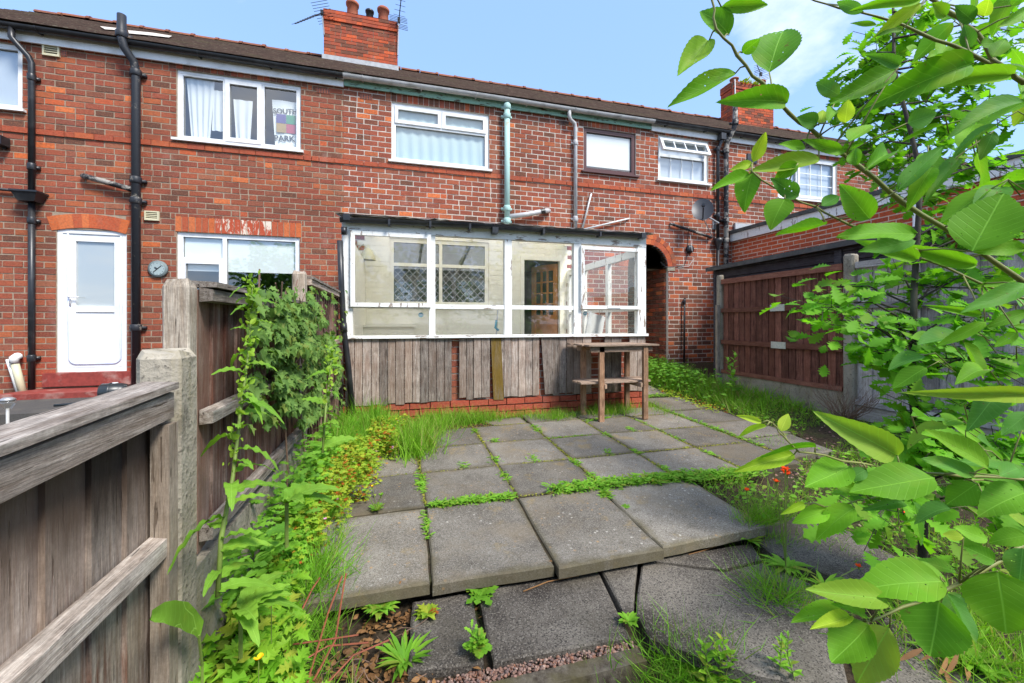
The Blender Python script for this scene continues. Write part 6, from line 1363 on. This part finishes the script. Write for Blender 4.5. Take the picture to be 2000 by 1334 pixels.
# ---- low leafy cover
def cover(name, n, f, h, m, T=T_palm, size=(.02, .045), parent=None, up=.8):
    xy = region(n, f); P = on_top(xy); P[:, 2] += h * npr.random(n) ** .8; V, F = scatter(T, P, rdir(n, .25), np.stack([npr.normal(0, .4, n), npr.normal(-.25, .4, n), np.full(n, up)], 1), npr.uniform(*size, n), npr.uniform(.8, 1.2, n)); return stuff(name, V, F, m, parent, False)
def crxy():
    y = rnd.uniform(2.0, 4.3); e = -.33 + (y - 2.4) * .19 + .05 * math.sin(y * 9) + rnd.gauss(0, .025); x = e - .3 * rnd.random() ** 1.3
    if noise.noise((x * 4.5, y * 4.5, 3)) < -.12: return None
    return None if x < -.6 else (x, y)
cover('cranesbill', 5200, crxy, .24, 'herb', T_palm, (.018, .04))
cover('cranesbill', 900, lambda: (rnd.uniform(-.56, -.42), rnd.uniform(1.7, 2.5)), .22, 'herb_g', T_palm, (.025, .05))
def btxy():
    x, y = rnd.uniform(-.62, -.15), rnd.uniform(1.05, 1.9); return None if x > -.2 - .27 * (y - 1.1) else (x, y)
cover('buttercup_leaves', 760, btxy, .24, 'butter', T_palm, (.05, .085)); cover('buttercup_leaves', 260, lambda: (rnd.uniform(-.6, -.25), rnd.uniform(1.0, 1.5)), .12, 'butter', T_palm, (.04, .07))
gmass('grass_tuft', 700, lambda: (rnd.uniform(-.6, -.15), rnd.uniform(1.0, 1.6)), .14, 'grass', .6, T_blade)
def nx_():
    return rnd.gauss(4.25, .16), rnd.gauss(5.9, .5)
cover('nettle_patch', 1100, nx_, .38, 'nettle', T_ovate, (.04, .08)); cover('low_weeds', 1500, rightxy, .08, 'herb_g', T_ovate, (.02, .05))
cover('low_weeds', 700, lambda: (rnd.gauss(3.95, .08), rnd.uniform(4.3, 5.6)), .1, 'herb', T_palm, (.02, .04))
cover('low_weeds', 2600, farxy, .05, 'herb_g', T_ovate, (.02, .05)); cover('fallen_litter', 500, lambda: (rnd.uniform(-.15, .9), rnd.gauss(1.9, .03)), .01, 'dry', T_ovate, (.01, .03))
cover('fallen_litter', 700, lambda: (rnd.gauss(-.12, .13), rnd.gauss(1.5, .16)), .03, 'dry', T_ovate, (.015, .04)); cover('fallen_litter', 400, lambda: (rnd.gauss(.85, .25), 4.6 + rnd.gauss(0, .07)), .012, 'dry', T_ovate, (.015, .035))
def fwxy(): return rnd.uniform(-.63, -.46), rnd.uniform(1.62, 3.3)
cover('fence_weeds', 450, fwxy, .42, 'herb_g', T_ovate, (.03, .07)); cover('fence_weeds', 500, fwxy, .5, 'nettle', T_dent, (.05, .1)); cover('fence_weeds', 300, fwxy, .3, 'butter', T_palm, (.04, .07))
# moss, grass and weeds in the joints
def joint(n, a, b, h, m, T, size, sp=.012):
    P = []
    for k in range(n):
        t = rnd.random(); x = a[0] + (b[0] - a[0]) * t + rnd.gauss(0, sp); y = a[1] + (b[1] - a[1]) * t + rnd.gauss(0, sp); P.append((x, y, pz(y) - .008 + h * rnd.random()))
    n = len(P); return scatter(T, np.array(P), rdir(n, .5), np.stack([npr.normal(0, .4, n), npr.normal(-.2, .4, n), np.ones(n)], 1), npr.uniform(*size, n), npr.uniform(.8, 1.3, n))
gr = [joint(700, (.2, 2.672), (.75, 2.672), .03, 'x', T_strap, (.02, .05), .018), joint(1500, (1.05, 2.69), (2.15, 2.67), .035, 'x', T_strap, (.03, .07), .03), joint(900, (2.1, 2.66), (2.75, 2.6), .03, 'x', T_strap, (.03, .06), .04), joint(150, (1.36, 2.5), (1.38, 2.62), .02, 'x', T_strap, (.02, .05), .02), joint(160, (.155, 2.9), (.155, 3.2), .02, 'x', T_strap, (.02, .05), .015), joint(90, (.15, 2.3), (.15, 2.6), .015, 'x', T_strap, (.015, .04), .01), joint(160, (2.68, 3.4), (2.68, 4.3), .015, 'x', T_strap, (.015, .04), .015), joint(320, (3.31, 3.1), (3.31, 4.6), .025, 'x', T_strap, (.02, .05), .02), joint(200, (1.42, 3.83), (1.9, 3.83), .012, 'x', T_strap, (.015, .03), .012), joint(160, (2.06, 4.3), (2.4, 4.42), .02, 'x', T_strap, (.02, .045), .02), joint(120, (1.42, 4.05), (1.42, 4.3), .02, 'x', T_strap, (.02, .045), .02), joint(300, (3.4, 5.25), (3.9, 5.25), .03, 'x', T_strap, (.02, .05), .03)]
gr += [joint(60, (xx + rnd.uniform(-.01, .01), yy), (xx, yy + .12), .02, 'x', T_strap, (.02, .045), .018) for xx, yy in ((.775, 4.2), (.775, 2.95), (.775, 3.3), (1.42, 3.1), (1.42, 2.8), (2.05, 3.2), (2.05, 2.8), (2.68, 3.0), (.16, 3.6), (3.3, 3.6), (2.05, 3.75), (.5, 3.25), (1.1, 3.25), (1.8, 3.25), (2.4, 3.83), (.9, 3.83))]
stuff('joint_weeds', *merge(gr), 'herb_g')
ms = [joint(520, (xx, 2.7), (xx, 4.4), .006, 'x', T_ovate, (.008, .022), .009) for xx in (.16, .775, 1.42, 2.05, 2.68, 3.3)] + [joint(600, (-.3, yy), (3.2, yy), .006, 'x', T_ovate, (.008, .022), .009) for yy in (3.25, 3.83, 4.42)] + [joint(300, (.3, 2.668), (2.1, 2.668), .006, 'x', T_ovate, (.008, .018), .008)]
stuff('joint_moss', *merge(ms), 'moss')
# ---- single small weeds: each a plant of its own
def weed(name, label, cat, px_, py_, Z, n, L, T, m, up=.5, stem=None, flower=None, w=1.):
    c = atZ(px_, py_, Z)
    for _ in range(3):
        if Z < -.1: c = atZ(px_, py_, gz(c.x, c.y) + .01); Z_ = c.z
    Z = c.z; t_ = thing(name, label, cat, (c.x, c.y, Z)); a = np.arange(n) * 2.4 + npr.uniform(-.3, .3, n); d = np.stack([np.cos(a), np.sin(a), np.full(n, up) + npr.uniform(-.25, .35, n)], 1); me = tri_mesh('leaf', *T, M[m], smooth=True)
    for i in range(n): put_leaf(me, t_, c + Vector((0, 0, .004)), d[i], (d[i][0] * -.3, d[i][1] * -.3, 1), L * rnd.uniform(.65, 1.15), w)
    if stem:
        sp_ = MB(); fl_ = []
        for sx_, sy_, col, r_ in stem:
            tp = atY(sx_, sy_, c.y) + Vector((0, rnd.uniform(-.03, .03), 0)); sp_.tube([c, c.lerp(tp, .5) + Vector((rnd.uniform(-.008, .008), 0, .01)), tp], .0022, 5); fl_.append((tp, col, r_))
        sp_.build('stem', M['stem_g'], t_)
        for tp, col, r_ in fl_:
            k = 12; V, F = scatter(T_petal, np.array([tp] * k), rdir(k, .55) + npr.normal(0, .1, (k, 3)), np.array([(0, 0, 1.)] * k), r_, 1.3); link('flower', tri_mesh('flower', V, F, M[col], wloc(t_)), t_); MB().tube([tp - Vector((0, 0, .012)), tp], [.003, .005], 6).build('bud', M['stem_g'], t_)
    return t_
OR = 'orange'
def stemmed(name, label, cat, px_, py_, Z, stems, h, n, L, T, m, w=1., spread=.04):
    c = atZ(px_, py_, Z)
    for _ in range(3):
        if Z < -.1: c = atZ(px_, py_, gz(c.x, c.y) + .005)
    t_ = thing(name, label, cat, tuple(c)); me = tri_mesh('leaf', *T, M[m], smooth=True); sm_ = MB()
    for s_ in range(stems):
        b0 = c + Vector((rnd.gauss(0, spread), rnd.gauss(0, spread), 0)); hh = h * rnd.uniform(.65, 1.1); tp = b0 + Vector((rnd.gauss(0, .12) * hh, rnd.gauss(0, .12) * hh, hh)); md = b0.lerp(tp, .5) + Vector((rnd.gauss(0, .01), rnd.gauss(0, .01), 0)); sm_.tube([b0, md, tp], [.0022, .0018, .001], 5)
        for k in range(n):
            f = .08 + .92 * k / n; p = b0.lerp(md, f * 2) if f < .5 else md.lerp(tp, f * 2 - 1); a_ = k * 2.4; put_leaf(me, t_, p, (math.cos(a_), math.sin(a_), .45 + .7 * f), (0, -.2, 1), L * (1.15 - .6 * f) * rnd.uniform(.75, 1.2), w)
    sm_.build('stem', M['stem_g'], t_); return t_
weed('hawkweed', 'large hawkweed rosette at the bottom centre left, leaves upright', 'weed', 790, 1300, -.12, 40, .125, T_strap, 'herb_g', .9, w=.75)
weed('dandelion', 'dandelion with toothed leaves against the patio front edge', 'weed', 940, 1165, ZL, 14, .085, T_dent, 'herb_g', .5, w=1.4)
stemmed('groundsel', 'bushy groundsel at the left end of the lower slab', 'weed', 930, 1278, ZL, 5, .1, 12, .05, T_dent, 'herb_g', 1.3, .025)
weed('plantain', 'pale leaf rosette at the joint of two lower slabs', 'weed', 1228, 1215, ZL, 22, .05, T_ovate, 'herb_g', .45, w=.8)
weed('hawkweed', 'red-budded hawkweed rosette at the corner of the top step', 'weed', 1465, 1060, ZL, 16, .11, T_strap, 'herb_g', .7, [(1457, 958, OR, .02)])
weed('hawkweed', 'tall hawkweed with a cluster of orange-red flowers beside the leaves', 'weed', 1535, 1110, ZL, 18, .12, T_strap, 'herb_g', .5, [(1527, 915, OR, .023), (1545, 930, OR, .023), (1536, 924, OR, .025), (1522, 944, OR, .02), (1520, 918, OR, .02)], w=1.2)
weed('hawkweed', 'hawkweed with one small red flower near the bottom right leaves', 'weed', 1610, 1150, ZL, 14, .1, T_strap, 'herb_g', .9, [(1671, 1104, OR, .018)])
weed('hawkweed', 'hawkweed with two orange flowers under the oak', 'weed', 1790, 1060, -.06, 12, .07, T_strap, 'herb_g', .6, [(1776, 1008, OR, .025), (1792, 1010, OR, .025)])
weed('hawkweed', 'flat hawkweed with one orange flower in the long patio joint', 'weed', 1285, 946, .012, 18, .075, T_strap, 'herb_g', .5, [(1278, 943, OR, .018)])
weed('hawkweed', 'rosette of broad hawkweed leaves in the middle of the long joint', 'weed', 1345, 940, .012, 18, .085, T_strap, 'herb_g', .5, w=1.3)
weed('ragwort', 'spindly ragwort with a yellow flower on the left edge of the patio', 'weed', 735, 1000, .01, 22, .06, T_dent, 'herb_g', 1.2, [(727, 952, 'yellow', .012), (712, 960, 'herb_g', .02), (745, 965, 'herb_g', .02)])
weed('small_weed', 'small weed in the joint between the second row of slabs', 'weed', 818, 922, .02, 9, .035, T_dent, 'herb_g', .4, w=1.3)
weed('small_weed', 'tiny green seedling under the second front slab', 'weed', 1068, 1118, ZL, 6, .035, T_ovate, 'herb_g', .9)
weed('small_weed', 'tiny green seedling under the third front slab', 'weed', 1163, 1118, ZL, 5, .03, T_ovate, 'herb_g', .5)
weed('small_weed', 'little weed in the joint beside the large right front slab', 'weed', 1222, 990, .006, 16, .035, T_dent, 'herb_g', .3, w=1.3)
weed('cranesbill_plant', 'leafy cranesbill under the left front slab', 'weed', 745, 1190, ZL, 46, .075, T_palm, 'herb_g', .6)
weed('cranesbill_plant', 'reddish young cranesbill left of the dandelion', 'weed', 835, 1200, ZL, 26, .06, T_palm, 'herb', .5)
stemmed('willowherb', 'upright willowherb pair at the bottom right of centre', 'weed', 1545, 1325, ZL, 2, .16, 18, .04, T_ovate, 'herb_g', .7, .025)
stemmed('willowherb', 'upright willowherb at the bottom centre', 'weed', 1395, 1334, -.2, 4, .2, 16, .055, T_ovate, 'butter', .8, .03)
stemmed('nettle', 'nettle standing against the near post of the brown fence', 'nettle', 1432, 770, .2, 2, .55, 18, .11, T_ovate, 'nettle', .9, .03)
weed('strap_weed', 'clump of long strap leaves under the sapling, lower right corner', 'weed', 1890, 1300, -.1, 26, .16, T_strap, 'herb_g', .7)
# yellow and pink flower heads over the left bed
def heads(name, pts, m, r, label, cat):
    for (x, y, Xp), lab in zip(pts, label):
        p = atX(x, y, Xp); t_ = thing(name, lab, cat, (p.x, p.y, gz(p.x, p.y))); MB().tube([t_.location, p], .0016, 4).build('stem', M['stem_g'], t_); k = 8; V, F = scatter(T_petal, np.array([p] * k), rdir(k, .5), np.array([(0, 0, 1.)] * k), r, 1.8); link('flower', tri_mesh('flower', V, F, M[m], wloc(t_)), t_)
heads('buttercup', [(530, 1157, -.42), (505, 1287, -.42)], 'yellow', .016, ['yellow buttercup flower beside the drooping dock leaves', 'lower yellow buttercup flower near the foot of the concrete post'], 'flower')
P = np.array([(x, y, top_z(x, y) + rnd.uniform(.12, .2)) for x, y in region(60, crxy)]); P = np.repeat(P, 5, 0); V, F = scatter(T_petal, P, rdir(len(P), .3), np.array([(0, 0, 1.)] * len(P)), .011, 1.6); stuff('pink_flowers', V, F, 'pink')
# dead bracken stems at the bottom left
ds = thing('dead_stems', 'dead red-brown stems lying at the bottom left of the steps', 'stems', tuple(atZ(660, 1290, -.2)))
for l in ([(600, 1334), (640, 1200), (668, 1125)], [(612, 1330), (655, 1250), (672, 1140), (676, 1120)], [(505, 1268), (620, 1252), (700, 1240)], [(560, 1330), (556, 1260)], [(588, 1195), (610, 1150), (625, 1128)], [(640, 1334), (690, 1280), (760, 1250)], [(575, 1300), (640, 1262), (720, 1255)]):
    MB().tube([atD(x, y, 1.42 + (1334 - y) * .0018) for x, y in l], .0035, 5).build('dead_stem', M['stem_r'], ds)
tg = MB()
for k in range(60):
    x, y = rnd.gauss(-.1, .1), rnd.gauss(1.5, .15); p = Vector((x, y, gz(x, y) + rnd.uniform(.01, .05))); a_ = rnd.uniform(0, 6.28); pts = [p.copy()]
    for j in range(4): a_ += rnd.gauss(0, .5); p = p + Vector((math.cos(a_) * .035, math.sin(a_) * .035, rnd.gauss(.004, .012))); pts.append(p.copy())
    tg.tube(pts, [.0022, .002, .0018, .0014, .001], 4)
tag(tg.build('tangle', M['stem_b'], ds), kind='stuff')
for l, lab in (([(1022, 1155), (1070, 1136), (1130, 1124)], 'thin straw lying under the second front slab'), ([(1345, 1083), (1375, 1075), (1400, 1066)], 'pale twig lying under the right front slab')):
    pts = [atZ(x, y, ZL + .006) for x, y in l]; o = MB().tube(pts, .003, 5).build('twig', M['dry'], None, loc=tuple(pts[0])); tag(o, lab, 'twig')
# dry twiggy bush at the fence
tw = thing('dry_bush', 'leafless twiggy bush at the foot of the square concrete post', 'bush', (4.75, 3.4, gz(4.75, 3.4))); mb = MB()
for k in range(70):
    a = rnd.uniform(0, 6.28); p = Vector(tw.location); pts = [p]; d = Vector((math.cos(a) * .5, math.sin(a) * .9, 1.0))
    for j in range(4): p = p + d * .09 + Vector((rnd.gauss(0, .03), rnd.gauss(0, .03), rnd.gauss(0, .015))); pts.append(p.copy())
    mb.tube(pts, [.004, .003, .0025, .002, .001], 4)
mb.build('twigs', M['stem_b'], tw)
# tuft growing on the far chimney, dried leaves at the lower right
n = 160; P = np.stack([npr.uniform(d0.x + .3, d0.x + 1.0, n), npr.uniform(9.76, 10.0, n), np.full(n, zt2) + npr.uniform(-.05, .06, n)], 1); V, F = scatter(T_strap, P, rdir(n, .6), rdir(n, .6), npr.uniform(.08, .16, n), 1.5); o = stuff('chimney_weeds', V, F, 'herb', ch2)
dl = thing('withered_leaves', 'withered orange-brown leaves hanging at the lower right corner', 'leaves', tuple(atZ(1850, 1310, -.1)))
for k, (px_, py_) in enumerate(((1830, 1270), (1850, 1285), (1870, 1275), (1885, 1300), (1845, 1310), (1800, 1268))):
    me = tri_mesh('leaf', *T_strap, M['dry'], smooth=True); put_leaf(me, dl, atD(px_, py_, 1.5), (rnd.uniform(-1, 1), rnd.uniform(-.6, .3), rnd.uniform(-.5, .4)), (rnd.uniform(-.6, .6), -.6, .8), rnd.uniform(.06, .12), .8)
# trees beyond the end of the garden, behind the camera: they are what the ground floor windows mirror
for k, (x, y, h_, r_) in enumerate(((-7, -13, 6.2, 2.6), (-2.5, -14, 5.2, 2.4), (2.5, -13.5, 6.6, 2.7), (7, -13, 5.6, 2.5))):
    t_ = thing('garden_tree', ('leafy tree behind the viewer mirrored at the left of the window', 'second leafy tree behind the viewer mirrored in the window', 'third leafy tree behind the viewer mirrored in the porch glass', 'rightmost leafy tree behind the viewer')[k], 'tree', (x, y, -.3)); MB().tube([(x, y, -.4), (x + .1, y, h_ * .5), (x, y + .1, h_ * .8)], [.16, .11, .05], 8).build('trunk', M['bark'], t_, True)
    n = 2600; u_ = unit(npr.normal(0, 1, (n, 3))) * (npr.random(n) ** .4)[:, None]; P = u_ * np.array([r_, r_ * .8, h_ * .42]) * (1 + .25 * np.sin(u_[:, :1] * 9 + u_[:, 2:] * 7)) + np.array([x, y, h_ * .58]); V, F = scatter(T_ovate, P, rdir(n, -.2), rdir(n, .8), npr.uniform(.18, .34, n), 1.5); stuff('crown', V, F, 'nettle', t_)
# ---- repeats of one kind share a group
GROUPS = {'terraced_house': 'houses of the brick terrace', 'timber_fence': 'timber fence panels round the garden', 'concrete_post': 'concrete fence posts', 'fence_post': 'timber fence posts on the left',
          'gravel_board': 'boards at the foot of the fences', 'television_aerial': 'aerials on the chimneys', 'hawkweed': 'hawkweeds in the paving', 'small_weed': 'small weeds between the slabs', 'cranesbill_plant': 'cranesbills under the front slabs',
          'dock_plant': 'docks along the left fence', 'dock_rosette': 'docks along the left fence', 'willowherb': 'willowherbs at the bottom', 'roller_blind': 'blinds in the house windows', 'window_blind': 'blinds in the house windows', 'sticker': 'stickers on the porch glass',
          'buttercup': 'buttercups in the left bed', 'twig': 'twigs on the lower slabs', 'garden_tree': 'trees at the end of the garden'}
for o in COL.objects:
    if o.parent is None and o.name.split('.')[0] in GROUPS: o['group'] = GROUPS[o.name.split('.')[0]]
